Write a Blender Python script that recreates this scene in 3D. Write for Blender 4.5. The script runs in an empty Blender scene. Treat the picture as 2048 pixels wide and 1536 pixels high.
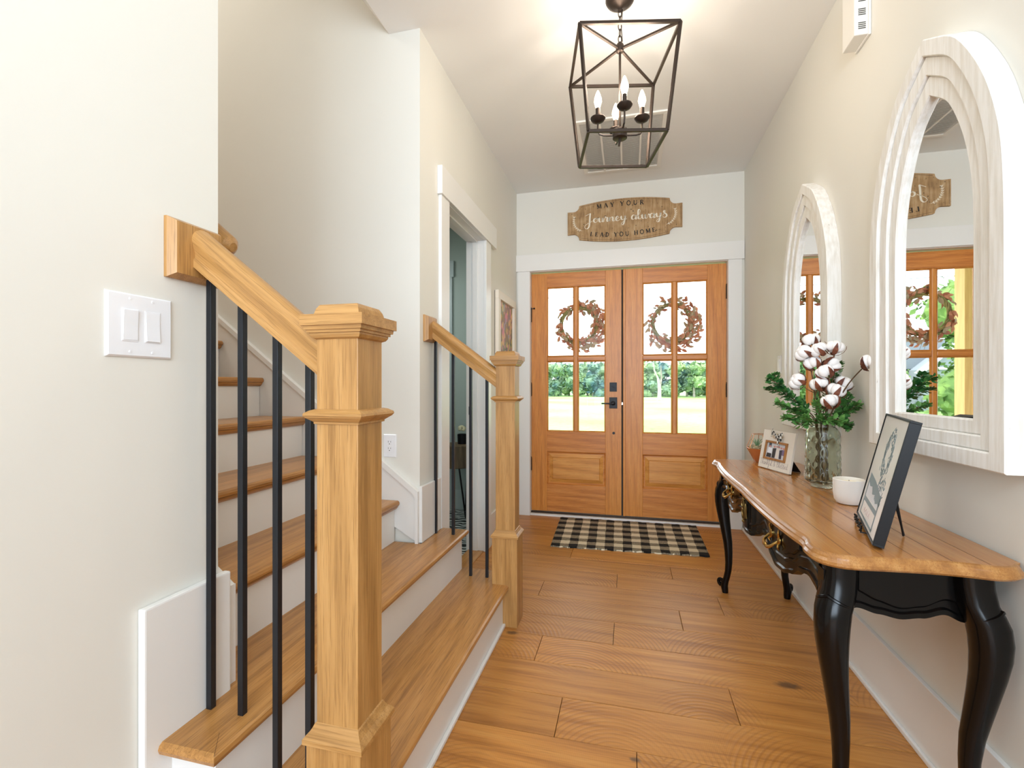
import bpy, bmesh, math, random
from mathutils import Vector, Matrix
random.seed(7)
R = math.radians
PI = math.pi
SC = bpy.context.scene
COL = SC.collection

# ------------------------------------------------------------------ camera, world, sun, lights, exposure
cam_d = bpy.data.cameras.new('camera'); cam = bpy.data.objects.new('camera', cam_d); COL.objects.link(cam)
cam.location = (0, 0, 1.2); cam.rotation_euler = (R(90), 0, R(13.91))
cam_d.sensor_width = 36; cam_d.lens = 943 / 2048 * 36; cam_d.shift_y = 4 / 2048; cam_d.clip_start = 0.02; cam_d.clip_end = 600
SC.camera = cam

world = bpy.data.worlds.new('sky'); SC.world = world; world.use_nodes = True
bg = world.node_tree.nodes['Background']
bg.inputs[0].default_value = (0.86, 0.93, 1.0, 1); bg.inputs[1].default_value = 3.4

def lamp(name, kind, loc, energy, color, rot=None, size=None, sy=None, to=None, radius=None):
    d = bpy.data.lights.new(name, kind); o = bpy.data.objects.new(name, d); COL.objects.link(o)
    o.location = loc; d.energy = energy; d.color = color
    if to is not None:
        o.rotation_euler = (Vector(to) - Vector(loc)).to_track_quat('-Z', 'Y').to_euler()
    if size:
        d.shape = 'RECTANGLE'; d.size = size; d.size_y = sy or size
    if radius is not None:
        d.shadow_soft_size = radius
    return o
sun = lamp('sun', 'SUN', (8, -4, 12), 3.2, (1.0, 0.95, 0.86), to=(8 - 7.5, -4 + 3.2, 12 - 7))
sun.data.angle = R(0.6)
# daylight from the windows of the room behind the camera, plus an added fill aimed up at the ceiling
lamp('window_light', 'AREA', (0.75, -1.9, 1.5), 9, (0.50, 0.73, 1.0), size=1.5, sy=1.3, to=(-1.1, 0.9, 1.2))
lamp('window_light', 'AREA', (0.1, -3.7, 1.6), 128, (0.70, 0.85, 1.0), size=2.8, sy=1.9, to=(0.15, 2.5, 1.4))
lamp('ceiling_bounce_fill', 'AREA', (0.1, -0.6, 2.3), 18, (0.78, 0.89, 1.0), size=0.9, sy=0.9, to=(0.1, 1.9, 3.1))  # added unseen uplight standing in for bounced flash, not a ceiling fixture
lamp('landing_light', 'AREA', (-3.4, 1.55, 4.6), 20, (0.97, 0.96, 0.95), size=1.2, sy=0.9, to=(-1.6, 1.6, 1.2))
lamp('bathroom_light', 'AREA', (-2.2, 3.4, 2.2), 6, (0.90, 0.98, 0.95), size=0.7, sy=0.7, to=(-1.6, 4.0, 0.8))

vs = SC.view_settings
vs.view_transform = 'Standard'; vs.look = 'None'; vs.gamma = 1.0; vs.exposure = 0.58; vs.use_curve_mapping = False
SC.display_settings.display_device = 'sRGB'

# ------------------------------------------------------------------ materials
def srgb(r, g, b):
    f = lambda c: (c / 255 / 12.92) if c / 255 <= 0.04045 else ((c / 255 + 0.055) / 1.055) ** 2.4
    return (f(r), f(g), f(b), 1)
class N:
    def __init__(s, name):
        s.m = bpy.data.materials.new(name); s.m.use_nodes = True
        s.t = s.m.node_tree; s.p = s.t.nodes['Principled BSDF']; s.o = s.t.nodes['Material Output']
    def n(s, typ, ins=None, **kw):
        x = s.t.nodes.new(typ)
        for k, v in kw.items(): setattr(x, k, v)
        for k, v in (ins or {}).items():
            if isinstance(v, bpy.types.NodeSocket): s.t.links.new(v, x.inputs[k])
            else: x.inputs[k].default_value = v
        return x
    def l(s, a, b): s.t.links.new(a, b)
    def math(s, op, a, b=0.0, c=0.0):
        x = s.t.nodes.new('ShaderNodeMath'); x.operation = op
        for i, v in enumerate((a, b, c)):
            if isinstance(v, bpy.types.NodeSocket): s.t.links.new(v, x.inputs[i])
            else: x.inputs[i].default_value = v
        return x.outputs[0]
    def ramp(s, fac, stops, interp='LINEAR'):
        x = s.t.nodes.new('ShaderNodeValToRGB'); s.t.links.new(fac, x.inputs[0]); cr = x.color_ramp; cr.interpolation = interp
        while len(cr.elements) < len(stops): cr.elements.new(0.5)
        for e, (p, c) in zip(cr.elements, stops): e.position = p; e.color = c
        return x.outputs[0]
    def mix(s, fac, a, b, mode='MIX'):
        x = s.t.nodes.new('ShaderNodeMix'); x.data_type = 'RGBA'; x.blend_type = mode
        for i, v in ((0, fac), (6, a), (7, b)):
            if isinstance(v, bpy.types.NodeSocket): s.t.links.new(v, x.inputs[i])
            else: x.inputs[i].default_value = v
        return x.outputs[2]
    def bump(s, h, strength=0.3, dist=0.002):
        b = s.n('ShaderNodeBump', {'Strength': strength, 'Distance': dist, 'Height': h}); s.l(b.outputs[0], s.p.inputs['Normal'])
def plain(name, col, rough=0.5, metal=0.0, spec=None, emit=None, es=0.0, coat=0.0, bump=0.0, bscale=300):
    m = N(name); m.p.inputs['Base Color'].default_value = col; m.p.inputs['Roughness'].default_value = rough
    m.p.inputs['Metallic'].default_value = metal
    if spec is not None: m.p.inputs['Specular IOR Level'].default_value = spec
    if coat: m.p.inputs['Coat Weight'].default_value = coat; m.p.inputs['Coat Roughness'].default_value = 0.12
    if emit: m.p.inputs['Emission Color'].default_value = emit; m.p.inputs['Emission Strength'].default_value = es
    tc = m.n('ShaderNodeTexCoord')
    nz = m.n('ShaderNodeTexNoise', {'Vector': tc.outputs['Object'], 'Scale': bscale, 'Detail': 3.0})
    if bump: m.bump(nz.outputs[0], bump, 0.001)
    return m.m
def paint(name, col, rough=0.6, var=0.03):
    m = N(name); tc = m.n('ShaderNodeTexCoord')
    nz = m.n('ShaderNodeTexNoise', {'Vector': tc.outputs['Object'], 'Scale': 1.3, 'Detail': 2.0})
    c2 = tuple(c * (1 - var) for c in col[:3]) + (1,)
    m.l(m.ramp(nz.outputs[0], [(0.3, c2), (0.7, col)]), m.p.inputs['Base Color'])
    m.p.inputs['Roughness'].default_value = rough
    n2 = m.n('ShaderNodeTexNoise', {'Vector': tc.outputs['Object'], 'Scale': 260.0, 'Detail': 2.0})
    m.bump(n2.outputs[0], 0.08, 0.001)
    return m.m
def wood(name, dark, mid, light, axis='X', rough=0.35, grain=1.0, knots=None, saw=False, coat=0.0, rand=True, var=0.0, rotY=0.0, figure=0.28, pore=0.65):
    m = N(name); tc = m.n('ShaderNodeTexCoord'); vec = tc.outputs['Object']
    if rotY:
        vec = m.n('ShaderNodeMapping', {'Vector': vec, 'Rotation': (0, rotY, 0)}).outputs[0]
    oi = m.n('ShaderNodeObjectInfo')
    if rand:
        off = m.math('MULTIPLY', oi.outputs['Random'], 37.0)
        cx = m.n('ShaderNodeCombineXYZ', {0: off, 1: off, 2: off})
        va = m.n('ShaderNodeVectorMath', {0: vec, 1: cx.outputs[0]}, operation='ADD'); gv = va.outputs[0]
    else: gv = vec
    L, W = 2.2 * grain, 62.0 * grain
    def mp(l, w):
        s = {'X': (l, w, w), 'Y': (w, l, w), 'Z': (w, w, l)}[axis]
        return m.n('ShaderNodeMapping', {'Vector': gv, 'Scale': s}).outputs[0]
    a = m.n('ShaderNodeTexNoise', {'Vector': mp(L, W), 'Scale': 1.0, 'Detail': 6.0, 'Roughness': 0.68, 'Distortion': 0.35}).outputs[0]
    w = m.n('ShaderNodeTexWave', {'Vector': mp(L * 0.35, W * 0.14), 'Scale': 1.0, 'Distortion': 7.0, 'Detail': 3.0, 'Detail Scale': 0.9, 'Detail Roughness': 0.6}, bands_direction='DIAGONAL').outputs[1]
    c = m.math('ADD', m.math('MULTIPLY', a, 1 - figure * 0.5), m.math('MULTIPLY', w, figure * 0.5))
    col = m.ramp(c, [(0.22, dark), (0.5, mid), (0.8, light)])
    p = m.n('ShaderNodeTexNoise', {'Vector': mp(9 * grain, 420 * grain), 'Scale': 1.0, 'Detail': 2.0, 'Roughness': 0.7}).outputs[0]
    pf = m.math('MULTIPLY', m.ramp(p, [(0.36, (1, 1, 1, 1)), (0.47, (0, 0, 0, 1))]), pore)
    col = m.mix(pf, col, dark)
    if var:
        hv = m.n('ShaderNodeHueSaturation', {'Color': col, 'Value': m.math('ADD', 1 - var, m.math('MULTIPLY', oi.outputs['Random'], var * 2))}); col = hv.outputs[0]
    hgt = m.math('ADD', m.math('MULTIPLY', p, 0.6), m.math('MULTIPLY', a, 0.4))
    if saw:
        # arcs left by a circular saw, in patches
        mv = m.n('ShaderNodeMapping', {'Vector': gv, 'Location': (0.0, -1.0, 0), 'Scale': (1, 1, 1)}).outputs[0]
        sx = m.n('ShaderNodeSeparateXYZ', {0: gv}); dx = m.math('PINGPONG', sx.outputs[0], 0.35)
        sw = m.n('ShaderNodeSeparateXYZ', {0: tc.outputs['Object']})
        dy = m.math('SUBTRACT', m.math('FRACT', m.math('DIVIDE', m.math('SUBTRACT', sw.outputs[1], 1.60), 0.2120)), -0.35)
        dy = m.math('MULTIPLY', dy, 0.212)
        rr = m.math('SQRT', m.math('ADD', m.math('MULTIPLY', dx, dx), m.math('MULTIPLY', dy, dy)))
        arc = m.math('SINE', m.math('MULTIPLY', rr, 2 * PI / 0.019))
        mk = m.n('ShaderNodeTexNoise', {'Vector': gv, 'Scale': 2.2, 'Detail': 1.0}).outputs[0]
        mk = m.ramp(mk, [(0.47, (0, 0, 0, 1)), (0.60, (1, 1, 1, 1))])
        arcm = m.math('MULTIPLY', m.math('MULTIPLY', arc, 0.5), mk)
        hgt = m.math('ADD', hgt, arcm)
        col = m.mix(m.math('MULTIPLY', m.math('MAXIMUM', arcm, 0.0), 0.9), col, dark)
        fine = m.math('SINE', m.math('MULTIPLY', sx.outputs[0], 2 * PI / 0.006))
        hgt = m.math('ADD', hgt, m.math('MULTIPLY', fine, 0.12))
        col = m.mix(m.math('MULTIPLY', m.math('MAXIMUM', fine, 0.0), 0.10), col, dark)
    for (kx, ky, kr) in (knots or []):
        d = m.n('ShaderNodeVectorMath', {0: tc.outputs['Object'], 1: (kx, ky, 0)}, operation='SUBTRACT').outputs[0]
        d = m.n('ShaderNodeVectorMath', {0: d, 1: (0.55 / kr, 1.0 / kr, 0)}, operation='MULTIPLY').outputs[0]
        nzv = m.n('ShaderNodeTexNoise', {'Vector': tc.outputs['Object'], 'Scale': 45.0}).outputs[0]
        ln = m.n('ShaderNodeVectorMath', {0: d}, operation='LENGTH').outputs[1]
        ln = m.math('ADD', ln, m.math('MULTIPLY', m.math('SUBTRACT', nzv, 0.5), 0.7))
        f = m.ramp(ln, [(0.45, (1, 1, 1, 1)), (1.0, (0, 0, 0, 1))])
        col = m.mix(m.math('MULTIPLY', f, 0.8), col, srgb(88, 62, 44))
    m.l(col, m.p.inputs['Base Color'])
    m.p.inputs['Roughness'].default_value = rough
    if coat: m.p.inputs['Coat Weight'].default_value = coat; m.p.inputs['Coat Roughness'].default_value = 0.1
    m.bump(hgt, 0.35 if saw else 0.18, 0.0015 if saw else 0.0008)
    return m.m

WALL = paint('wall_paint', srgb(231, 227, 217), 0.75)
WALLN = WALL
CEIL = paint('ceiling_paint', srgb(240, 238, 234), 0.85)
TRIM = paint('trim_paint', srgb(236, 233, 228), 0.35, 0.015)
OAK = dict(dark=srgb(140, 98, 50), mid=srgb(182, 134, 76), light=srgb(200, 154, 96))
OAKZ = wood('oak_upright', axis='Z', rough=0.36, **OAK)
OAKX = wood('oak_lengthwise', axis='X', rough=0.36, **OAK)
OAKRAIL = wood('oak_handrail', axis='X', rough=0.33, rotY=-math.atan(0.768), **OAK)
OAKY = wood('oak_tread', dark=srgb(134, 90, 44), mid=srgb(184, 130, 70), light=srgb(202, 150, 90), axis='Y', rough=0.3)
FLOORM = wood('sawn_floor_board', dark=srgb(146, 90, 38), mid=srgb(196, 132, 62), light=srgb(210, 152, 82), axis='X', rough=0.38, saw=True, var=0.11, figure=0.3, pore=0.35, grain=0.8,
              knots=[(0.62, 2.10, 0.03), (0.02, 1.565, 0.012), (-0.55, 2.225, 0.02)])
DOORV = wood('mahogany_upright', dark=srgb(176, 102, 40), mid=srgb(214, 136, 56), light=srgb(226, 158, 78), axis='Z', rough=0.38, figure=0.2)
DOORH = wood('mahogany_level', dark=srgb(168, 94, 40), mid=srgb(208, 130, 56), light=srgb(224, 154, 80), axis='X', rough=0.38, figure=0.3)
DOORP = wood('mahogany_panel', dark=srgb(176, 108, 44), mid=srgb(218, 148, 70), light=srgb(230, 168, 90), axis='X', rough=0.36, grain=0.8, figure=0.3)
TABLETOP = wood('table_board', dark=srgb(150, 94, 44), mid=srgb(188, 126, 64), light=srgb(202, 144, 82), axis='Y', rough=0.24, coat=0.35, rand=False, figure=0.2, pore=0.3, grain=0.7)
TABLEEDGE = wood('table_edge', dark=srgb(138, 90, 44), mid=srgb(172, 118, 62), light=srgb(196, 146, 86), axis='Y', rough=0.25, coat=0.3)
BLACKLAC = plain('black_lacquer', srgb(9, 8, 8), 0.2, spec=0.28)
IRON = plain('black_iron', srgb(30, 32, 36), 0.38, 0.3)
BRONZE = plain('dark_bronze', srgb(66, 56, 50), 0.4, 0.75)
BLACKMET = plain('matte_black_metal', srgb(24, 23, 24), 0.4, 0.5)
BRASS = plain('aged_brass', srgb(196, 160, 92), 0.25, 1.0)
BRASSD = plain('antique_brass', srgb(140, 116, 70), 0.35, 0.9)
PLASTIC = plain('white_plastic', srgb(240, 240, 242), 0.25)
PLASTICC = plain('grille_enamel', srgb(238, 234, 226), 0.4)
SLOT = plain('dark_slot', srgb(60, 56, 50), 0.8)
CHROME = plain('dark_bronze_threshold', srgb(58, 42, 30), 0.4, 0.6)
MIRROR = plain('mirror_silver', (0.93, 0.94, 0.94, 1), 0.01, 1.0)
CERAMIC = plain('white_ceramic', srgb(238, 234, 228), 0.3)
WAX = plain('cream_wax', srgb(238, 214, 158), 0.5)
MATBLACK = plain('black_frame_wood', srgb(15, 15, 17), 0.4, spec=0.25)
SIGNW = plain('sign_cream_letters', srgb(238, 228, 208), 0.6)
SIGNB = plain('sign_black_letters', srgb(22, 18, 16), 0.6)

def distressed():
    m = N('distressed_white_paint'); tc = m.n('ShaderNodeTexCoord')
    v = m.n('ShaderNodeMapping', {'Vector': tc.outputs['Object'], 'Scale': (60, 60, 7)}).outputs[0]
    a = m.n('ShaderNodeTexNoise', {'Vector': v, 'Scale': 1.0, 'Detail': 6.0, 'Roughness': 0.7}).outputs[0]
    v2 = m.n('ShaderNodeMapping', {'Vector': tc.outputs['Object'], 'Scale': (70, 70, 6)}).outputs[0]
    b = m.n('ShaderNodeTexNoise', {'Vector': v2, 'Scale': 1.0, 'Detail': 4.0, 'Roughness': 0.6}).outputs[0]
    ge = m.n('ShaderNodeNewGeometry').outputs['Pointiness']
    edge = m.ramp(ge, [(0.50, (0, 0, 0, 1)), (0.56, (1, 1, 1, 1))])
    f1 = m.ramp(a, [(0.27, (1, 1, 1, 1)), (0.315, (0, 0, 0, 1))])
    base = m.ramp(b, [(0.3, srgb(224, 218, 208)), (0.6, srgb(240, 237, 232))])
    col = m.mix(m.math('MULTIPLY', f1, 0.75), base, srgb(138, 112, 86))
    m.l(col, m.p.inputs['Base Color']); m.p.inputs['Roughness'].default_value = 0.6
    m.bump(m.math('ADD', a, b), 0.4, 0.0012)
    return m.m
DIST = distressed()

def glass_pane():
    m = N('window_glass'); t = m.t
    tr = m.n('ShaderNodeBsdfTransparent', {0: (0.97, 0.99, 0.98, 1)}); gl = m.n('ShaderNodeBsdfGlossy', {'Roughness': 0.01})
    fr = m.n('ShaderNodeLayerWeight', {0: 0.12}); mx = m.n('ShaderNodeMixShader', {0: fr.outputs[0], 1: tr.outputs[0], 2: gl.outputs[0]})
    m.l(mx.outputs[0], m.o.inputs[0]); return m.m
PANE = glass_pane()
def real_glass(name, col, rough=0.0, bscale=0, bstr=0):
    m = N(name); m.p.inputs['Base Color'].default_value = col; m.p.inputs['Transmission Weight'].default_value = 1.0
    m.p.inputs['Roughness'].default_value = rough; m.p.inputs['IOR'].default_value = 1.3
    return m.m
VASEG = real_glass('green_grey_glass', (0.78, 0.84, 0.76, 1), 0.02)
THING = plain('glass_panel', (1, 1, 1, 1), 0.0)

def plaid():
    m = N('buffalo_check_weave'); uv = m.n('ShaderNodeUVMap').outputs[0]
    s = m.n('ShaderNodeSeparateXYZ', {0: uv})
    wob = m.n('ShaderNodeTexNoise', {'Vector': uv, 'Scale': 9.0, 'Detail': 2.0}).outputs[0]
    wob = m.math('MULTIPLY', m.math('SUBTRACT', wob, 0.5), 0.25)
    fx = m.math('FRACT', m.math('DIVIDE', m.math('ADD', m.math('MULTIPLY', s.outputs[0], 17.0), wob), 2.0))
    fy = m.math('FRACT', m.math('DIVIDE', m.math('ADD', m.math('MULTIPLY', s.outputs[1], 11.0), wob), 2.0))
    bx = m.math('LESS_THAN', fx, 0.5); by = m.math('LESS_THAN', fy, 0.5)
    tot = m.math('ADD', bx, by)
    sp = m.n('ShaderNodeTexNoise', {'Vector': m.n('ShaderNodeMapping', {'Vector': uv, 'Scale': (420, 140, 1)}).outputs[0], 'Scale': 1.0, 'Detail': 2.0}).outputs[0]
    spk = m.math('GREATER_THAN', sp, 0.5)
    cr, bk = srgb(232, 216, 186), srgb(12, 11, 11)
    half = m.mix(spk, bk, srgb(196, 178, 148))
    col = m.mix(m.math('GREATER_THAN', tot, 0.5), cr, half)
    col = m.mix(m.math('GREATER_THAN', tot, 1.5), col, bk)
    m.l(col, m.p.inputs['Base Color']); m.p.inputs['Roughness'].default_value = 0.95
    m.bump(sp, 0.8, 0.003); return m.m
def tilemat():
    m = N('patterned_tile'); tc = m.n('ShaderNodeTexCoord')
    w = m.n('ShaderNodeTexWave', {'Vector': tc.outputs['Object'], 'Scale': 5.5, 'Distortion': 9.0, 'Detail': 1.0, 'Detail Scale': 1.6}, wave_type='RINGS').outputs[1]
    m.l(m.ramp(w, [(0.44, srgb(24, 26, 26)), (0.5, srgb(196, 200, 196))]), m.p.inputs['Base Color'])
    m.p.inputs['Roughness'].default_value = 0.35; return m.m
def signwood():
    m = N('weathered_sign_board'); tc = m.n('ShaderNodeTexCoord'); v = tc.outputs['Object']
    a = m.n('ShaderNodeTexNoise', {'Vector': m.n('ShaderNodeMapping', {'Vector': v, 'Scale': (90, 20, 9)}).outputs[0], 'Scale': 1.0, 'Detail': 4.0}).outputs[0]
    b = m.n('ShaderNodeTexNoise', {'Vector': v, 'Scale': 14.0, 'Detail': 4.0}).outputs[0]
    c = m.ramp(m.math('ADD', m.math('MULTIPLY', a, 0.55), m.math('MULTIPLY', b, 0.45)), [(0.3, srgb(134, 102, 66)), (0.5, srgb(176, 140, 96)), (0.7, srgb(198, 170, 132))])
    sp = m.n('ShaderNodeTexNoise', {'Vector': v, 'Scale': 55.0, 'Detail': 1.0}).outputs[0]
    c = m.mix(m.ramp(sp, [(0.25, (0.8, 0.8, 0.8, 1)), (0.30, (0, 0, 0, 1))]), c, srgb(60, 48, 38))
    m.l(c, m.p.inputs['Base Color']); m.p.inputs['Roughness'].default_value = 0.7; m.bump(a, 0.3, 0.001); return m.m
def painting():
    m = N('floral_canvas'); tc = m.n('ShaderNodeTexCoord'); v = tc.outputs['Object']
    vo = m.n('ShaderNodeTexVoronoi', {'Vector': m.n('ShaderNodeMapping', {'Vector': v, 'Scale': (1, 30, 22)}).outputs[0], 'Scale': 1.0})
    z = m.n('ShaderNodeSeparateXYZ', {0: v})
    nz = m.n('ShaderNodeTexNoise', {'Vector': v, 'Scale': 6.0, 'Detail': 2.0}).outputs[0]
    hsel = m.n('ShaderNodeSeparateColor', {0: vo.outputs['Color']}).outputs[0]
    grad = m.math('ADD', m.math('MULTIPLY', m.math('SUBTRACT', z.outputs[2], 1.45), 1.1), m.math('MULTIPLY', m.math('SUBTRACT', nz, 0.5), 0.8))
    base = m.ramp(grad, [(0.0, srgb(52, 72, 60)), (0.22, srgb(196, 150, 110)), (0.38, srgb(214, 130, 140)), (0.5, srgb(210, 170, 70)), (0.66, srgb(150, 170, 200))])
    acc = m.ramp(hsel, [(0.0, srgb(40, 60, 50)), (0.3, srgb(214, 128, 144)), (0.5, srgb(70, 100, 74)), (0.7, srgb(222, 190, 90)), (0.9, srgb(120, 144, 180))], 'CONSTANT')
    m.l(m.mix(0.55, base, acc), m.p.inputs['Base Color']); m.p.inputs['Roughness'].default_value = 0.5; return m.m
def foliage(name, a, b, rough=0.6, scale=20, trans=0.0):
    m = N(name); tc = m.n('ShaderNodeTexCoord'); oi = m.n('ShaderNodeObjectInfo')
    nz = m.n('ShaderNodeTexNoise', {'Vector': tc.outputs['Object'], 'Scale': scale, 'Detail': 3.0}).outputs[0]
    f = m.math('ADD', m.math('MULTIPLY', nz, 0.7), m.math('MULTIPLY', oi.outputs['Random'], 0.3))
    m.l(m.ramp(f, [(0.3, a), (0.7, b)]), m.p.inputs['Base Color']); m.p.inputs['Roughness'].default_value = rough
    return m.m
LEAFG = foliage('eucalyptus_leaf', srgb(38, 96, 44), srgb(116, 166, 84), 0.45, 60)
RUST = foliage('autumn_leaf', srgb(156, 84, 60), srgb(222, 152, 116), 0.55, 18)
RUST2 = foliage('dusty_leaf', srgb(150, 128, 100), srgb(208, 176, 146), 0.55, 18)
STEM = foliage('twig', srgb(82, 58, 36), srgb(128, 100, 62), 0.7, 60)
VINE = foliage('grapevine', srgb(104, 92, 52), srgb(168, 152, 92), 0.7, 40)
CALYX = foliage('cotton_husk', srgb(70, 30, 20), srgb(136, 74, 46), 0.6, 60)
COTTON = plain('cotton_fluff', srgb(244, 238, 234), 0.95, bump=0.6, bscale=260)
def grassmat():
    m = N('lawn_grass'); tc = m.n('ShaderNodeTexCoord'); v = tc.outputs['Object']
    a = m.n('ShaderNodeTexNoise', {'Vector': v, 'Scale': 3.0, 'Detail': 6.0, 'Roughness': 0.8}).outputs[0]
    b = m.n('ShaderNodeTexNoise', {'Vector': v, 'Scale': 0.09, 'Detail': 2.0}).outputs[0]
    c = m.ramp(a, [(0.35, srgb(122, 150, 84)), (0.65, srgb(160, 182, 122))])
    c2 = m.ramp(a, [(0.35, srgb(92, 136, 58)), (0.65, srgb(128, 172, 84))])
    m.l(m.mix(m.ramp(b, [(0.4, (0, 0, 0, 1)), (0.6, (1, 1, 1, 1))]), c, c2), m.p.inputs['Base Color']); m.p.inputs['Roughness'].default_value = 0.9
    return m.m
LAWN = grassmat()
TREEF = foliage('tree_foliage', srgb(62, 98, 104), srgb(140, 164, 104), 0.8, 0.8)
TREEG = foliage('tree_foliage_bright', srgb(48, 84, 40), srgb(120, 146, 70), 0.8, 2.0)
BARK = foliage('pale_bark', srgb(120, 110, 100), srgb(190, 184, 172), 0.8, 3)

# ------------------------------------------------------------------ geometry helpers
def obj(name, verts, faces, mat, parent=None, smooth=False, uvs=None, loc=None):
    me = bpy.data.meshes.new(name); me.from_pydata([tuple(v) for v in verts], [], faces); me.validate(); me.update()
    if smooth:
        for p in me.polygons: p.use_smooth = True
    if mat: me.materials.append(mat)
    o = bpy.data.objects.new(name, me); COL.objects.link(o)
    attach(o, parent); return o
def attach(o, parent):
    if parent:
        o.parent = parent; o.matrix_parent_inverse = wm(parent).inverted()
def wm(o):
    m = o.matrix_basis.copy()
    if o.parent: m = wm(o.parent) @ o.matrix_parent_inverse @ m
    return m
class MB:
    def __init__(s): s.v = []; s.f = []; s.sm = False
    def add(s, vs, fs, M=None):
        k = len(s.v)
        s.v += [tuple(M @ Vector(v)) if M else tuple(v) for v in vs]
        s.f += [tuple(i + k for i in f) for f in fs]; return s
    def box(s, x0, x1, y0, y1, z0, z1, b=0.0, M=None):
        if x0 > x1: x0, x1 = x1, x0
        if y0 > y1: y0, y1 = y1, y0
        if z0 > z1: z0, z1 = z1, z0
        if b <= 0:
            vs = [(x, y, z) for z in (z0, z1) for y in (y0, y1) for x in (x0, x1)]
            return s.add(vs, [(0, 2, 3, 1), (4, 5, 7, 6), (0, 1, 5, 4), (2, 6, 7, 3), (0, 4, 6, 2), (1, 3, 7, 5)], M)
        b = min(b, (x1 - x0) * .45, (y1 - y0) * .45, (z1 - z0) * .45)
        bm = bmesh.new(); bmesh.ops.create_cube(bm, size=1)
        for v in bm.verts:
            v.co = Vector(((x0 + x1) / 2 + v.co.x * (x1 - x0), (y0 + y1) / 2 + v.co.y * (y1 - y0), (z0 + z1) / 2 + v.co.z * (z1 - z0)))
        bmesh.ops.bevel(bm, geom=bm.edges[:], offset=b, segments=2, profile=0.6, affect='EDGES')
        bm.verts.index_update(); s.add([v.co.copy() for v in bm.verts], [tuple(v.index for v in f.verts) for f in bm.faces], M); bm.free(); return s
    def prism(s, pts, axis, d0, d1, M=None):
        n = len(pts)
        def P(p, d):
            return {'X': (d, p[0], p[1]), 'Y': (p[0], d, p[1]), 'Z': (p[0], p[1], d)}[axis]
        vs = [P(p, d0) for p in pts] + [P(p, d1) for p in pts]
        return s.add(vs, [tuple(range(n)), tuple(range(2 * n - 1, n - 1, -1))] + [(i, (i + 1) % n, n + (i + 1) % n, n + i) for i in range(n)], M)
    def lathe(s, prof, c=(0, 0, 0), n=24, M=None, flute=None):
        k = len(prof); vs = []
        for r, z in prof:
            for i in range(n):
                a = 2 * PI * i / n; rr = r * (flute(a, z) if flute else 1)
                vs.append((c[0] + rr * math.cos(a), c[1] + rr * math.sin(a), c[2] + z))
        fs = [(j * n + i, j * n + (i + 1) % n, (j + 1) * n + (i + 1) % n, (j + 1) * n + i) for j in range(k - 1) for i in range(n)]
        if prof[0][0] > 1e-6: fs.append(tuple(range(n - 1, -1, -1)))
        if prof[-1][0] > 1e-6: fs.append(tuple((k - 1) * n + i for i in range(n)))
        return s.add(vs, fs, M)
    def tube(s, pts, rad, n=8, squash=None, caps=True, M=None):
        pts = [Vector(p) for p in pts]; m = len(pts)
        rads = rad if isinstance(rad, (list, tuple)) else [rad] * m
        t0 = (pts[1] - pts[0]).normalized(); up = Vector((0, 0, 1)) if abs(t0.z) < 0.9 else Vector((1, 0, 0))
        vs = []; nrm = (up - t0 * up.dot(t0)).normalized()
        for i, p in enumerate(pts):
            t = ((pts[i + 1] - p) if i == 0 else (p - pts[i - 1]) if i == m - 1 else (pts[i + 1] - pts[i - 1])).normalized()
            nrm = (nrm - t * nrm.dot(t)).normalized(); bn = t.cross(nrm)
            for j in range(n):
                a = 2 * PI * j / n
                vs.append(p + nrm * math.cos(a) * rads[i] + bn * math.sin(a) * rads[i] * (squash or 1))
        fs = [(i * n + j, i * n + (j + 1) % n, (i + 1) * n + (j + 1) % n, (i + 1) * n + j) for i in range(m - 1) for j in range(n)]
        if caps: fs += [tuple(range(n - 1, -1, -1)), tuple((m - 1) * n + j for j in range(n))]
        return s.add(vs, fs, M)
    def loft(s, rings, closed=True, caps=True):
        n = len(rings[0]); vs = [v for r in rings for v in r]
        fs = [(i * n + j, i * n + (j + 1) % n, (i + 1) * n + (j + 1) % n, (i + 1) * n + j) for i in range(len(rings) - 1) for j in range(n if closed else n - 1)]
        if caps: fs += [tuple(range(n - 1, -1, -1)), tuple((len(rings) - 1) * n + j for j in range(n))]
        return s.add(vs, fs)
    def sphere(s, c, r, n=10, sc=(1, 1, 1), M=None):
        prof = [(max(1e-7, r * math.sin(PI * i / n)), -r * math.cos(PI * i / n)) for i in range(n + 1)]
        k = MB().lathe(prof, (0, 0, 0), n + 2)
        return s.add([(c[0] + v[0] * sc[0], c[1] + v[1] * sc[1], c[2] + v[2] * sc[2]) for v in k.v], k.f, M)
    def build(s, name, mat, parent=None, smooth=False, fix=False):
        o = obj(name, s.v, s.f, mat, parent, smooth)
        bm = bmesh.new(); bm.from_mesh(o.data)
        bmesh.ops.remove_doubles(bm, verts=bm.verts, dist=1e-6) if fix else None
        bmesh.ops.recalc_face_normals(bm, faces=bm.faces); bm.to_mesh(o.data); bm.free()
        if smooth:
            try: o.data.set_sharp_from_angle(angle=R(35))
            except Exception: pass
        return o
def cr(pts, k=6, closed=False):
    P = [Vector(p) for p in pts]; n = len(P); out = []
    rng = range(n) if closed else range(n - 1)
    for i in rng:
        if closed: a, b, c, d = P[(i - 1) % n], P[i], P[(i + 1) % n], P[(i + 2) % n]
        else: a, b, c, d = P[max(i - 1, 0)], P[i], P[i + 1], P[min(i + 2, n - 1)]
        for j in range(k):
            t = j / k
            out.append(0.5 * ((2 * b) + (c - a) * t + (2 * a - 5 * b + 4 * c - d) * t * t + (3 * b - a - 3 * c + d) * t ** 3))
    if not closed: out.append(P[-1])
    return out
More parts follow.
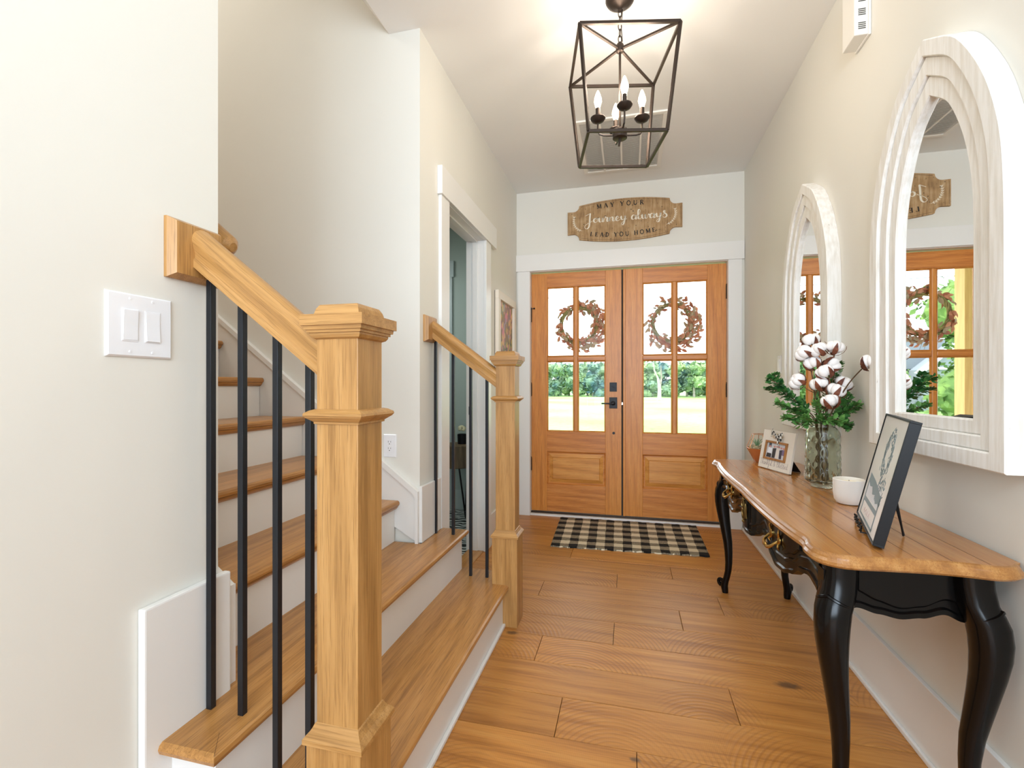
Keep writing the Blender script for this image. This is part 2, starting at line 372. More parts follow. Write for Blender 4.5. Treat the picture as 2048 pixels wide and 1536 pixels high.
def tag(o, label=None, cat=None, group=None, kind=None):
    if label: o['label'] = label
    if cat: o['category'] = cat
    if group: o['group'] = group
    if kind: o['kind'] = kind
    return o
def thing(name, loc, label, cat, group=None):
    o = bpy.data.objects.new(name, None); o.empty_display_size = 0.05; COL.objects.link(o); o.location = loc
    return tag(o, label, cat, group)
def struct(name, loc=None):
    o = bpy.data.objects.new(name, None); COL.objects.link(o)
    if loc: o.location = loc
    o['kind'] = 'structure'; return o
def copy_tree(o, parent=None):
    c = o.copy(); COL.objects.link(c)
    if parent: c.parent = parent; c.matrix_parent_inverse = o.matrix_parent_inverse.copy()
    for ch in list(o.children): copy_tree(ch, c)
    return c
def sbox(name, mat, *a, b=0.0, parent=None, kind='structure'):
    o = MB().box(*a, b=b).build(name, mat, parent)
    if parent is None: o['kind'] = kind
    return o

# ------------------------------------------------------------------ room shell
XL, XR, YD, ZC = -1.02, 0.94, 4.30, 3.0
YN, YF = 0.99, 2.19            # near and far side of the stair opening
# floor: sub floor and sawn boards, each board its own piece
floor = sbox('floor', plain('subfloor', srgb(60, 38, 22), 0.8), -3.0, 2.6, -4.1, 4.42, -0.12, -0.012)
rows = {8: [-0.398], 7: [0.265], 6: [-0.07], 5: [-0.505, 0.486], 4: [0.26], 3: [-0.071], 2: [-0.402], 1: [0.384], 0: [-0.248], -1: [0.025]}
PITCH = 0.2120
for k in range(-26, 13):
    y0 = 1.60 + PITCH * k; y1 = y0 + PITCH
    y1 = min(y1, 4.33)
    if y1 - y0 < 0.02: continue
    xs = rows.get(k)
    if xs is None: xs = [((k * 0.618) % 1.0) * 1.6 - 0.75]
    lo = -1.05 if y0 > -0.3 else -2.9; hi = 0.94 if y0 > -0.3 else 2.5
    cuts = [lo] + sorted(xs) + [hi]
    if hi > 2:
        cuts = [lo, -1.9 + (k % 3) * 0.4, 0.0 + (k % 4) * 0.3, hi]
    for a, b in zip(cuts[:-1], cuts[1:]):
        MB().box(a + 0.0010, b - 0.0010, y0 + 0.0011, y1 - 0.0011, -0.012, 0.0, b=0.0018).build('plank', FLOORM, floor)

def wall_poly(name, axis, pts, d0, d1, mat=WALL):
    o = MB().prism(pts, axis, d0, d1).build(name, mat); o['kind'] = 'structure'; return o
sbox('wall_right', WALL, XR, XR + 0.12, -1.0, YD + 0.14, -0.1, ZC + 0.1)
sbox('wall_left', WALLN, XL - 0.12, XL, -1.0, YN, -0.1, 5.2)
sbox('wall_stair_near', WALL, -4.3, XL - 0.12, YN - 0.12, YN, -0.1, 5.2)
sbox('wall_stair_far', WALL, -4.3, XL, YF, YF + 0.10, -0.1, 5.2)
# hall wall with the side doorway
DY0, DY1, DZ = 2.543, 3.275, 2.26
w = MB(); w.box(XL - 0.12, XL, YF + 0.10, DY0, -0.1, ZC + 0.1); w.box(XL - 0.12, XL, DY1, YD + 0.14, -0.1, ZC + 0.1); w.box(XL - 0.12, XL, DY0, DY1, DZ, ZC + 0.1)
w.build('wall_hall_left', WALL)['kind'] = 'structure'
# wall with the front door
FX0, FX1, FZ = -0.893, 0.815, 2.262
w = MB(); w.box(XL - 0.02, FX0, YD, YD + 0.14, -0.1, ZC + 0.1); w.box(FX1, XR, YD, YD + 0.14, -0.1, ZC + 0.1); w.box(FX0, FX1, YD, YD + 0.14, FZ, ZC + 0.1)
w.build('wall_front', WALL)['kind'] = 'structure'
# ceiling with the stair void, its sloping soffit, upper storey
w = MB(); w.box(XL - 0.17, XR + 0.1, -1.0, YD + 0.14, ZC, ZC + 0.12); w.box(-1.25, XL - 0.17, YF + 0.1, YD + 0.14, ZC, ZC + 0.12)
w.build('ceiling', CEIL)['kind'] = 'structure'
wall_poly('ceiling_slope', 'Y', [(XL - 0.17, ZC), (XL - 0.17, ZC + 0.12), (-2.35, 4.75), (-2.45, 4.68)], YN - 0.1, YF + 0.1, WALL)
sbox('ceiling_upper', CEIL, -4.3, -2.3, YN - 0.1, YF + 0.1, 4.85, 4.95)
sbox('wall_stair_end', WALL, -4.4, -4.3, YN - 0.1, YF + 0.1, -0.1, 5.0)
# the room behind the camera
sbox('wall_back', WALL, -3.0, 2.6, -4.15, -4.05, -0.1, ZC)
sbox('wall_back_right', WALL, 2.55, 2.65, -4.1, -0.9, -0.1, ZC)
sbox('wall_back_left', WALL, -3.1, -3.0, -4.1, -0.9, -0.1, ZC)
sbox('wall_return_right', WALL, XR, 2.6, -1.0, -0.9, -0.1, ZC)
sbox('wall_return_left', WALL, -3.0, XL, -1.0, -0.9, -0.1, ZC)
sbox('ceiling_back', CEIL, -3.1, 2.65, -4.15, -1.0, ZC, ZC + 0.12)

# ------------------------------------------------------------------ trim
def baseboard(name, *a):
    return sbox(name, TRIM, *a, b=0.003)
BB = 0.235
o = baseboard('baseboard_right', XR - 0.016, XR - 0.0005, -0.95, YD - 0.001, 0.0, BB)
MB().box(XR - 0.028, XR - 0.016, -0.95, YD - 0.02, 0, 0.018, b=0.004).build('shoe_moulding', TRIM, o)
baseboard('baseboard_left', XL + 0.0005, XL + 0.016, -0.95, 0.784, 0.0, BB)
baseboard('baseboard_hall', XL + 0.0005, XL + 0.018, 3.392, YD - 0.001, 0.0, BB)
# side doorway casing: trim_1
t = struct('trim_1')
MB().box(XL + 0.0005, XL + 0.020, 2.428, DY0 + 0.003, 0, 2.256, b=0.002).build('side_casing', TRIM, t)
MB().box(XL + 0.0005, XL + 0.020, DY1 - 0.008, 3.390, 0, 2.256, b=0.002).build('side_casing', TRIM, t)
MB().box(XL + 0.0005, XL + 0.030, 2.412, 3.51, 2.256, 2.412, b=0.002).build('head_casing', TRIM, t)
MB().box(XL - 0.135, XL + 0.004, DY0 - 0.012, DY0 + 0.006, 0, DZ, b=0.002).build('jamb', TRIM, t)
MB().box(XL - 0.135, XL + 0.004, DY1 - 0.006, DY1 + 0.012, 0, DZ, b=0.002).build('jamb', TRIM, t)
MB().box(XL - 0.135, XL + 0.004, DY0, DY1, DZ - 0.006, DZ + 0.012, b=0.002).build('jamb', TRIM, t)
MB().box(XL - 0.085, XL - 0.045, DY1 - 0.018, DY1 - 0.006, 0, DZ - 0.006, b=0.002).build('door_stop', TRIM, t)
MB().box(XL - 0.085, XL - 0.045, DY0 + 0.006, DY0 + 0.018, 0, DZ - 0.006, b=0.002).build('door_stop', TRIM, t)
MB().box(XL - 0.085, XL - 0.045, DY0 + 0.018, DY1 - 0.018, DZ - 0.018, DZ - 0.006, b=0.002).build('door_stop', TRIM, t)
k = MB().box(-1.135, -1.095, DY1 - 0.0085, DY1 - 0.005, 0.99, 1.05, b=0.001).build('strike_plate', BLACKMET, t)
MB().box(-1.120, -1.108, DY1 - 0.0105, DY1 - 0.008, 1.005, 1.035).build('latch_hole', SLOT, k)
MB().box(XL - 0.12, XL - 0.0, DY0 + 0.006, DY1 - 0.006, -0.011, 0.006, b=0.003).build('threshold', OAKY, t)
# front door casing: trim_2
t = struct('trim_2')
MB().box(-1.005, FX0 + 0.003, YD - 0.020, YD - 0.0005, 0, 2.262, b=0.002).build('side_casing', TRIM, t)
MB().box(FX1 - 0.002, 0.918, YD - 0.020, YD - 0.0005, 0, 2.262, b=0.002).build('side_casing', TRIM, t)
MB().box(-1.019, 0.936, YD - 0.028, YD - 0.0005, 2.262, 2.414, b=0.002).build('head_casing', TRIM, t)
MB().box(FX0 - 0.01, FX0 + 0.004, YD - 0.004, YD + 0.135, 0, FZ, b=0.002).build('jamb', TRIM, t)
MB().box(FX1 - 0.004, FX1 + 0.01, YD - 0.004, YD + 0.135, 0, FZ, b=0.002).build('jamb', TRIM, t)
MB().box(FX0, FX1, YD - 0.004, YD + 0.135, FZ - 0.004, FZ + 0.01, b=0.002).build('jamb', TRIM, t)
MB().box(FX0, FX1, YD + 0.0, YD + 0.16, -0.012, 0.016, b=0.004).build('threshold', TRIM, t)
MB().box(FX0, FX1, YD + 0.035, YD + 0.12, 0.014, 0.030, b=0.003).build('sill_plate', CHROME, t)
sbox('trim_3', TRIM, XR - 0.012, XR - 0.0005, YD - 0.02, YD - 0.0005, BB, BB + 0.001)

# ------------------------------------------------------------------ front doors (two leaves)
YA, YB = 4.350, 4.395      # faces of the leaves
ZB, ZT = 0.034, 2.250
def leaf(name, x0, x1, sl, sr):
    d = struct(name, (x0, YA, 0))
    xi0, xi1 = x0 + sl, x1 - sr
    MB().box(x0, xi0, YA, YB, ZB, ZT, b=0.002).build('stile', DOORV, d)
    MB().box(xi1, x1, YA, YB, ZB, ZT, b=0.002).build('stile', DOORV, d)
    for z0, z1 in ((2.118, ZT), (0.590, 0.778), (ZB, 0.285)):
        MB().box(xi0, xi1, YA + 0.001, YB, z0, z1, b=0.002).build('rail', DOORH, d)
    # sash: muntins and sticking
    xm = (xi0 + xi1) / 2; zm = 1.452
    mm = MB(); mm.box(xm - 0.017, xm + 0.017, YA + 0.004, YB - 0.004, 0.778, 2.118, b=0.006); mm.build('muntin', DOORV, d)
    for a, b in ((xi0, xm - 0.017), (xm + 0.017, xi1)):
        MB().box(a, b, YA + 0.004, YB - 0.004, zm - 0.021, zm + 0.021, b=0.006).build('muntin', DOORH, d)
    for a, b in ((xi0, xm - 0.017), (xm + 0.017, xi1)):
        for z0, z1 in ((0.778, zm - 0.021), (zm + 0.021, 2.118)):
            p = MB().box(a + 0.001, b - 0.001, 4.370, 4.376, z0 + 0.001, z1 - 0.001).build('pane', PANE, d)
            e = 0.011; s = MB()
            s.prism([(a, YA + 0.003), (a + e, YA + 0.016), (a + e, 4.369), (a, 4.369)], 'Z', z0, z1)
            s.prism([(b, YA + 0.003), (b - e, YA + 0.016), (b - e, 4.369), (b, 4.369)], 'Z', z0, z1)
            s.prism([(YA + 0.003, z0), (YA + 0.016, z0 + e), (4.369, z0 + e), (4.369, z0)], 'X', a, b)
            s.prism([(YA + 0.003, z1), (YA + 0.016, z1 - e), (4.369, z1 - e), (4.369, z1)], 'X', a, b)
            s.build('glazing_bead', DOORV, d)
    # raised panel
    z0, z1 = 0.285, 0.590
    s = MB(); a, b = xi0, xi1
    rings = []
    for off, y in ((0, YA + 0.003), (0.012, YA + 0.016), (0.020, YA + 0.016)):
        rings.append([(a + off, y, z0 + off), (b - off, y, z0 + off), (b - off, y, z1 - off), (a + off, y, z1 - off)])
    s.loft(rings, caps=False); s.build('panel_moulding', DOORH, d)
    rings = []
    for off, y in ((0.018, YA + 0.017), (0.050, YA + 0.004), (0.053, YA + 0.0075), (0.056, YA + 0.0035), (0.12, YA + 0.0035)):
        rings.append([(a + off, y, z0 + off), (b - off, y, z0 + off), (b - off, y, z1 - off), (a + off, y, z1 - off)])
    s = MB().loft(rings, caps=False); s.add(rings[-1], [(0, 1, 2, 3)]); s.box(a, b, YA + 0.019, YB - 0.004, z0, z1); s.build('panel', DOORP, d)
    return d
dl = leaf('door_1', FX0 + 0.006, -0.064, 0.146, 0.141)
dr = leaf('door_2', -0.050, FX1 - 0.006, 0.169, 0.150)
MB().box(-0.050, -0.028, YA - 0.010, YA + 0.004, ZB, ZT, b=0.004).build('astragal', DOORV, dr)
MB().box(-0.0655, -0.050, YA + 0.012, YB, ZB, ZT).build('weather_strip', SLOT, dr)
MB().box(-0.0625, -0.0515, YA + 0.006, YA + 0.014, 1.030, 1.052).build('latch_bolt', plain('bright_steel', srgb(220, 214, 200), 0.25, 0.9), dl)
# hardware on the left leaf
o = MB().box(-0.168, -0.104, YA - 0.008, YA, 1.150, 1.232, b=0.002).build('deadbolt_plate', BLACKMET, dl)
MB().lathe([(0.0, 0), (0.024, 0), (0.024, 0.012), (0.0, 0.012)], (0, 0, 0), 20, Matrix.Translation((-0.136, YA - 0.008, 1.191)) @ Matrix.Rotation(R(90), 4, 'X')).build('thumb_turn_base', BLACKMET, o)
MB().box(-0.152, -0.120, YA - 0.030, YA - 0.018, 1.186, 1.196, b=0.002, M=Matrix.Translation((-0.136, 0, 1.191)) @ Matrix.Rotation(R(35), 4, 'Y') @ Matrix.Translation((0.136, 0, -1.191))).build('thumb_turn', BLACKMET, o)
o = MB().box(-0.171, -0.101, YA - 0.008, YA, 0.998, 1.098, b=0.002).build('lever_plate', BLACKMET, dl)
MB().lathe([(0.0, 0), (0.020, 0), (0.020, 0.012), (0.010, 0.016), (0.010, 0.045), (0, 0.045)], (0, 0, 0), 20, Matrix.Translation((-0.136, YA - 0.008, 1.045)) @ Matrix.Rotation(R(90), 4, 'X')).build('lever_neck', BLACKMET, o)
MB().box(-0.238, -0.127, YA - 0.062, YA - 0.050, 1.037, 1.050, b=0.004).build('lever', BLACKMET, o)
MB().lathe([(0.0, 0), (0.012, 0), (0.012, 0.003), (0.0, 0.003)], (0, 0, 0), 16, Matrix.Translation((-0.132, YA, 0.775)) @ Matrix.Rotation(R(90), 4, 'X')).build('bolt_cover', BLACKMET, dl)
def hinge(d, x, z, sgn):
    h = MB(); h.lathe([(0.0, 0), (0.0065, 0), (0.0065, 0.115), (0.0, 0.115)], (x, YA - 0.008, z), 10)
    h.lathe([(0, 0), (0.004, 0.001), (0.0075, 0.006), (0.004, 0.012), (0, 0.013)], (x, YA - 0.008, z + 0.115), 8)
    h.box(x, x + sgn * 0.006, YA - 0.006, YA + 0.02, z, z + 0.115)
    return h.build('hinge', BLACKMET, d, smooth=True)
for z in (1.80, 1.105, 0.41): hinge(dl, FX0 + 0.004, z, 1)
for z in (1.945, 1.105, 0.41): hinge(dr, FX1 - 0.004, z, -1)
h = MB(); h.tube([(FX0 - 0.028, YA - 0.016, 1.925), (FX0 + 0.034, YA - 0.016, 1.925)], 0.003, 6)
h.sphere((FX0 - 0.028, YA - 0.016, 1.925), 0.008, 8); h.sphere((FX0 + 0.034, YA - 0.016, 1.925), 0.008, 8); h.box(FX0 - 0.004, FX0 + 0.012, YA - 0.02, YA - 0.004, 1.913, 1.934, b=0.002)
h.build('hinge_door_stop', BLACKMET, dl)

# ------------------------------------------------------------------ staircase
RZ, RUN = 0.2075, 0.27
st = thing('staircase', (-1.2, 1.6, 0), 'oak treads and white risers climbing to the left between two walls', 'staircase')
def nosex(k): return -0.580 - RUN * (k - 1)
def tread(k, y0, y1, x1, wraps=True):
    x0 = nosex(k); z1 = RZ * k; t = 0.027
    # rounded nose, wrapped round the free ends
    def ring(off, z):
        return off, z
    prof = [(0.010, -t), (0.003, -t + 0.004), (0.0, -t / 2), (0.003, -0.005), (0.010, 0.0)]
    rings = []
    for off, z in prof:
        e0 = off if wraps else 0; e1 = off if wraps else 0
        rings.append([(x0 - off, y0 + e0, z1 + z), (x0 - off, y1 - e1, z1 + z), (x1, y1 - e1, z1 + z), (x1, y0 + e0, z1 + z)])
    MB().loft(rings).build('tread', OAKY, st)
    # cove moulding under the nose
    if k > 2:
        MB().prism([(x0 - 0.030, z1 - t - 0.018), (x0 - 0.030, z1 - t), (x0 - 0.008, z1 - t), (x0 - 0.012, z1 - t - 0.008), (x0 - 0.022, z1 - t - 0.018)], 'Y', y0, y1).build('cove_moulding', OAKY, st)
    return x0, z1
YT0, YT1 = 0.815, 2.452
for k in range(1, 12):
    if k == 1: tread(k, YT0, YT1, nosex(2) - 0.030)
    elif k == 2:
        tread(k, YT0, YT1, XL + 0.0185)
        MB().box(nosex(3) - 0.030, XL + 0.0186, YN + 0.02, YF - 0.02, RZ * 2 - 0.027, RZ * 2, b=0).build('tread', OAKY, st)
    else: tread(k, YN + 0.002, YF - 0.021, nosex(k + 1) - 0.030, wraps=False)
    xr = nosex(k) - 0.030; zb = RZ * (k - 1)
    if k == 1:
        r_ = MB(); r_.box(-1.000, xr, YT0 + 0.030, YT1 - 0.030, 0, RZ - 0.027); r_.build('riser', TRIM, st)
        MB().box(xr, xr + 0.014, YT0 + 0.02, 2.275, 0, 0.016, b=0.004).build('shoe_moulding', TRIM, st)
    elif k == 2:
        MB().box(-1.0005, xr, YT0 + 0.033, YT1 - 0.033, zb, RZ * 2 - 0.027).build('riser', TRIM, st)
    else:
        MB().box(xr - 0.018, xr, YN + 0.002, YF - 0.02, zb, RZ * k - 0.027).build('riser', TRIM, st)
# mitred return joint line on the second tread, near end
MB().prism([(-0.8535, YT0 + 0.004), (-0.8545, YT0 + 0.004), (-0.90, YT0 + 0.062), (-0.8993, YT0 + 0.062)], 'Z', RZ * 2 - 0.001, RZ * 2 + 0.0003).build('mitre_joint', plain('joint_line', srgb(96, 62, 30), 0.6), st)
# raking skirt boards (stringers) with cap
sl = 0.757
def zline(x): return 0.816 + sl * (-1.219 - x)
for (ya, yb, yc) in ((YF - 0.018, YF - 0.0005, YF - 0.030), (YN + 0.0005, YN + 0.018, YN + 0.052)):
    s = MB().prism([(XL, 0.415), (XL, 0.655), (-1.05, 0.687), (-3.6, zline(-3.6)), (-3.6, zline(-3.6) - 0.75)], 'Y', ya, yb); o = s.build('skirt_board', TRIM, st)
    c = MB(); y0, y1 = min(yc, yb, ya), max(ya, yb, yc)
    c.prism([(XL - 0.0, 0.655), (XL + 0.002, 0.672), (-1.046, 0.694), (-3.6, zline(-3.6) + 0.006), (-3.6, zline(-3.6) - 0.022), (-1.052, 0.667), (XL - 0.012, 0.642)], 'Y', y0, y1)
    c.box(XL - 0.013, XL + 0.003, y0 - 0.0008, y1 + 0.0008, 0.4152, 0.674)
    c.build('skirt_cap', TRIM, o)
MB().box(XL + 0.0005, XL + 0.018, YF - 0.012, 2.427, 0.415, 0.697, b=0.003).build('skirt_block', TRIM, st)
o = MB().box(XL + 0.0005, XL + 0.020, 0.786, YN + 0.02, 0.0, 0.722, b=0.004).build('skirt_block', TRIM, st)

# ------------------------------------------------------------------ balustrades
def newel(parent, x0, y0):
    """box newel: corner (x0,y0) is the -x,-y corner of the base section"""
    W = 0.129; n = MB().box(x0, x0 + W, y0, y0 + W, 0.0, 0.452, b=0.0015).build('newel_post', OAKZ, parent)
    cx, cy = x0 + W / 2, y0 + W / 2; h = 0.0495
    MB().box(cx - h, cx + h, cy - h, cy + h, 0.45, 1.31, b=0.0015).build('shaft', OAKZ, n)
    def mould(name, prof):
        rings = [[(cx - r, cy - r, z), (cx + r, cy - r, z), (cx + r, cy + r, z), (cx - r, cy + r, z)] for r, z in prof]
        MB().loft(rings).build(name, OAKX, n)
    mould('base_moulding', [(0.0645, 0.438), (0.0705, 0.440), (0.0705, 0.450), (0.066, 0.456), (0.060, 0.462), (0.055, 0.470), (0.0525, 0.476), (0.0497, 0.478)])
    mould('collar', [(0.0497, 1.118), (0.054, 1.119), (0.054, 1.123), (0.058, 1.126), (0.066, 1.132), (0.070, 1.137), (0.069, 1.142), (0.060, 1.148), (0.053, 1.150), (0.0497, 1.150)])
    mould('cap', [(0.0497, 1.300), (0.056, 1.303), (0.060, 1.309), (0.060, 1.3135), (0.064, 1.3135), (0.064, 1.3195), (0.068, 1.3195), (0.069, 1.328), (0.074, 1.328), (0.074, 1.351)])
    # arched block on top
    c = MB(); k = 8; rings = []
    for i in range(k + 1):
        t = i / k; z = 1.351 + 0.024 * t; e = 0.010 * (1 - math.cos(t * PI / 2)) if t > 0.6 else 0
        rings.append([(cx - 0.055 + e, cy - 0.055 + e, z), (cx + 0.055 - e, cy - 0.055 + e, z), (cx + 0.055 - e, cy + 0.055 - e, z), (cx - 0.055 + e, cy + 0.055 - e, z)])
    rings = [rings[0], rings[5], rings[6], rings[7], rings[8]]
    c.loft(rings); c.build('cap_block', OAKX, n)
    return n
def rail_profile():
    # (across, up) handrail section: rounded crown, side cove, narrower foot
    return [(-0.029, -0.036), (-0.029, -0.022), (-0.025, -0.018), (-0.024, -0.010), (-0.030, 0.004), (-0.033, 0.014), (-0.031, 0.024), (-0.023, 0.033), (-0.010, 0.038), (0.0, 0.039),
            (0.010, 0.038), (0.023, 0.033), (0.031, 0.024), (0.033, 0.014), (0.030, 0.004), (0.024, -0.010), (0.025, -0.018), (0.029, -0.022), (0.029, -0.036)]
def slope_rail(parent, y, xa, za, xb, zb, mat=OAKRAIL):
    rings = []
    L = math.hypot(xb - xa, zb - za); cs = abs(xb - xa) / L
    for x, z in ((xa, za), (xb, zb)):
        rings.append([(x, y + a, z + u / cs) for a, u in rail_profile()])
    return MB().loft(rings).build('handrail', mat, parent, smooth=True)
def rosette(parent, xw, y, z, hw, hh):
    rings = []
    for off, x in ((0.0, xw), (0.0, xw + 0.008), (0.010, xw + 0.026), (0.013, xw + 0.026)):
        rings.append([(x, y - hw + off, z - hh + off), (x, y + hw - off, z - hh + off), (x, y + hw - off, z + hh - off), (x, y - hw + off, z + hh - off)])
    return MB().loft(rings).build('rail_rosette', OAKZ, parent)
def balusters(parent, y, specs, railz):
    for x, zb in specs:
        s = 0.0075
        MB().box(x - s, x + s, y - s, y + s, zb - 0.004, railz(x) - 0.03, b=0.0012).build('baluster', IRON, parent)
rn = thing('stair_railing', (-0.8, 0.932, 0), 'nearest stair railing with thick oak newel post beside the light switch wall', 'railing', 'stair railings')
newel(rn, -0.666, 0.868)
zn = lambda x: 1.262 - 0.765 * (x + 0.65)
slope_rail(rn, 0.925, -0.998, zn(-0.998), -0.648, zn(-0.648))
rosette(rn, XL, 0.915, 1.517, 0.070, 0.069)
balusters(rn, 0.941, ((-0.990, 2 * RZ), (-0.898, 2 * RZ), (-0.800, RZ), (-0.712, RZ)), zn)
rf = thing('stair_railing', (-0.8, 2.337, 0), 'farther stair railing with oak newel nearer the front door and thin black bars', 'railing', 'stair railings')
newel(rf, -0.666, 2.271)
zf = lambda x: 1.238 - 0.745 * (x + 0.65)
slope_rail(rf, 2.315, -0.998, zf(-0.998), -0.648, zf(-0.648))
rosette(rf, XL, 2.293, 1.498, 0.064, 0.068)
balusters(rf, 2.345, ((-1.0, 2 * RZ), (-0.900, 2 * RZ), (-0.803, RZ), (-0.714, RZ)), zf)
# wall handrail inside the stairwell, only its rounded end shows
wr = thing('wall_handrail', (-1.1, 1.05, 1.6), 'short rounded oak end of wall handrail peeking past the white wall edge', 'handrail')
r_ = MB(); P = [(-2.6, 1.065, 2.82), (-1.16, 1.065, 1.655), (-1.085, 1.065, 1.595), (-1.058, 1.065, 1.582), (-1.046, 1.065, 1.578)]
r_.tube(P, [0.034, 0.034, 0.033, 0.027, 0.012], 16); r_.build('rail', OAKRAIL, wr, smooth=True)
MB().tube([(-1.5, YN, 1.88), (-1.5, 1.05, 1.90)], 0.010, 8).build('bracket', BLACKMET, wr)

# ------------------------------------------------------------------ switches and outlets
def wall_plate(name, org, ux, nx, w, h, gangs, kind, label, cat, group=None):
    """org: centre on wall; ux: across direction; nx: out of wall"""
    U, Nn, Z = Vector(ux), Vector(nx), Vector((0, 0, 1)); O = Vector(org)
    M = Matrix(((U.x, Nn.x, 0, O.x), (U.y, Nn.y, 0, O.y), (0, 0, 1, O.z), (0, 0, 0, 1)))
    t = thing(name, org, label, cat, group)
    rings = [[(-w / 2 + e, d, -h / 2 + e), (w / 2 - e, d, -h / 2 + e), (w / 2 - e, d, h / 2 - e), (-w / 2 + e, d, h / 2 - e)] for e, d in ((0, 0.0003), (0.0005, 0.003), (0.004, 0.0065))]
    p = MB(); p.loft(rings); p.v = [tuple(M @ Vector(v)) for v in p.v]; p.build('plate', PLASTIC, t)
    for g in range(gangs):
        cx = (g - (gangs - 1) / 2) * 0.048
        if kind == 'rocker':
            f = MB().box(cx - 0.0172, cx + 0.0172, 0.0055, 0.0075, -0.0340, 0.0340, b=0.0006, M=M).build('rocker_frame', PLASTIC, t)
            r = MB(); r.prism([(0.0070, -0.031), (0.0105 if g else 0.0085, -0.031), (0.0088, 0.0), (0.0080 if g else 0.0108, 0.031), (0.0070, 0.031)], 'X', cx - 0.0148, cx + 0.0148)
            r.v = [tuple(M @ Vector(v)) for v in r.v]; r.build('rocker', PLASTIC, f)
        else:
            f = MB().box(cx - 0.0168, cx + 0.0168, 0.0055, 0.0078, -0.0335, 0.0335, b=0.0008, M=M).build('receptacle', PLASTIC, t)
            for dz in (-0.0165, 0.0165):
                s = MB(); s.box(cx - 0.0075, cx - 0.0055, 0.0076, 0.0082, dz, dz + 0.009, M=M); s.box(cx + 0.0055, cx + 0.0075, 0.0076, 0.0082, dz + 0.001, dz + 0.008, M=M)
                s.box(cx - 0.0022, cx + 0.0022, 0.0076, 0.0082, dz - 0.009, dz - 0.0045, M=M); s.build('socket_slots', SLOT, f)
        for dz in (-h / 2 + 0.0115, h / 2 - 0.0115):
            s = MB().lathe([(0.0, 0), (0.0030, 0.0), (0.0026, 0.0012), (0, 0.0014)], (0, 0, 0), 12, M @ Matrix.Translation((cx, 0.0062, dz)) @ Matrix.Rotation(R(-90), 4, 'X')); s.build('screw', PLASTIC, t)
    return t
wall_plate('light_switch', (XL, 0.790, 1.3275), (0, 1, 0), (1, 0, 0), 0.140, 0.134, 2, 'rocker', 'double white rocker light switch on the near white wall beside the railing', 'light switch')
wall_plate('wall_outlet', (-1.184, YF, 0.895), (1, 0, 0), (0, -1, 0), 0.072, 0.118, 1, 'outlet', 'white electrical outlet low on the stair wall between the two newels', 'outlet')
wall_plate('light_switch', (XR, 3.345, 1.338), (0, -1, 0), (-1, 0, 0), 0.072, 0.116, 1, 'rocker', 'small white switch plate on right wall beyond the far arched mirror', 'light switch')

# door chime high on the right wall
t = thing('door_chime', (XR, 2.23, 2.7), 'white box with dark vent slots high on the right wall', 'door chime')
MB().box(0.882, XR - 0.0005, 2.176, 2.286, 2.612, 2.86, b=0.004).build('cover', PLASTICC, t)
MB().box(0.930, XR - 0.0004, 2.170, 2.292, 2.606, 2.866, b=0.003).build('back_plate', PLASTICC, t)
for g in range(4):
    for i in range(4):
        z = 2.636 + g * 0.055 + i * 0.0075
        MB().box(0.896, 0.922, 2.1745, 2.1775, z, z + 0.0028).build('slot', SLOT, t)

# ceiling return air grille
t = thing('ceiling_vent', (-0.055, 3.62, ZC), 'large white return air grille on the ceiling behind the lantern', 'vent')
gx0, gx1, gy0, gy1 = -0.362, 0.252, 3.215, 4.02
f = MB(); zf0, zf1 = ZC - 0.012, ZC - 0.0005
for a in ((gx0, gx1, gy0, gy0 + 0.03), (gx0, gx1, gy1 - 0.03, gy1), (gx0, gx0 + 0.03, gy0 + 0.03, gy1 - 0.03), (gx1 - 0.03, gx1, gy0 + 0.03, gy1 - 0.03)):
    f.box(a[0], a[1], a[2], a[3], zf0, zf1, b=0.002)
f.build('frame', PLASTICC, t)
MB().box(gx0 + 0.02, gx1 - 0.02, gy0 + 0.02, gy1 - 0.02, ZC - 0.0030, ZC - 0.0008).build('filter', plain('grey_filter', srgb(226, 222, 216), 0.9), t)
nc = 4; wcol = (gx1 - gx0 - 0.06) / nc
for c in range(nc):
    a = gx0 + 0.03 + c * wcol
    if c: MB().box(a - 0.007, a + 0.007, gy0 + 0.03, gy1 - 0.03, ZC - 0.012, ZC - 0.003, b=0.001).build('divider', PLASTICC, t)
    m = MB(); ns = 46
    for i in range(ns):
        y = gy0 + 0.036 + i * (gy1 - gy0 - 0.072) / ns
        m.add([(a + 0.008, y, ZC - 0.011), (a + wcol - 0.008, y, ZC - 0.011), (a + wcol - 0.008, y + 0.012, ZC - 0.004), (a + 0.008, y + 0.012, ZC - 0.004),
               (a + 0.008, y + 0.001, ZC - 0.0118), (a + wcol - 0.008, y + 0.001, ZC - 0.0118), (a + wcol - 0.008, y + 0.013, ZC - 0.0048), (a + 0.008, y + 0.013, ZC - 0.0048)],
              [(0, 1, 2, 3), (7, 6, 5, 4), (0, 4, 5, 1), (2, 6, 7, 3), (0, 3, 7, 4), (1, 5, 6, 2)])
    o = m.build('louvres', PLASTICC, t); o['kind'] = 'stuff'

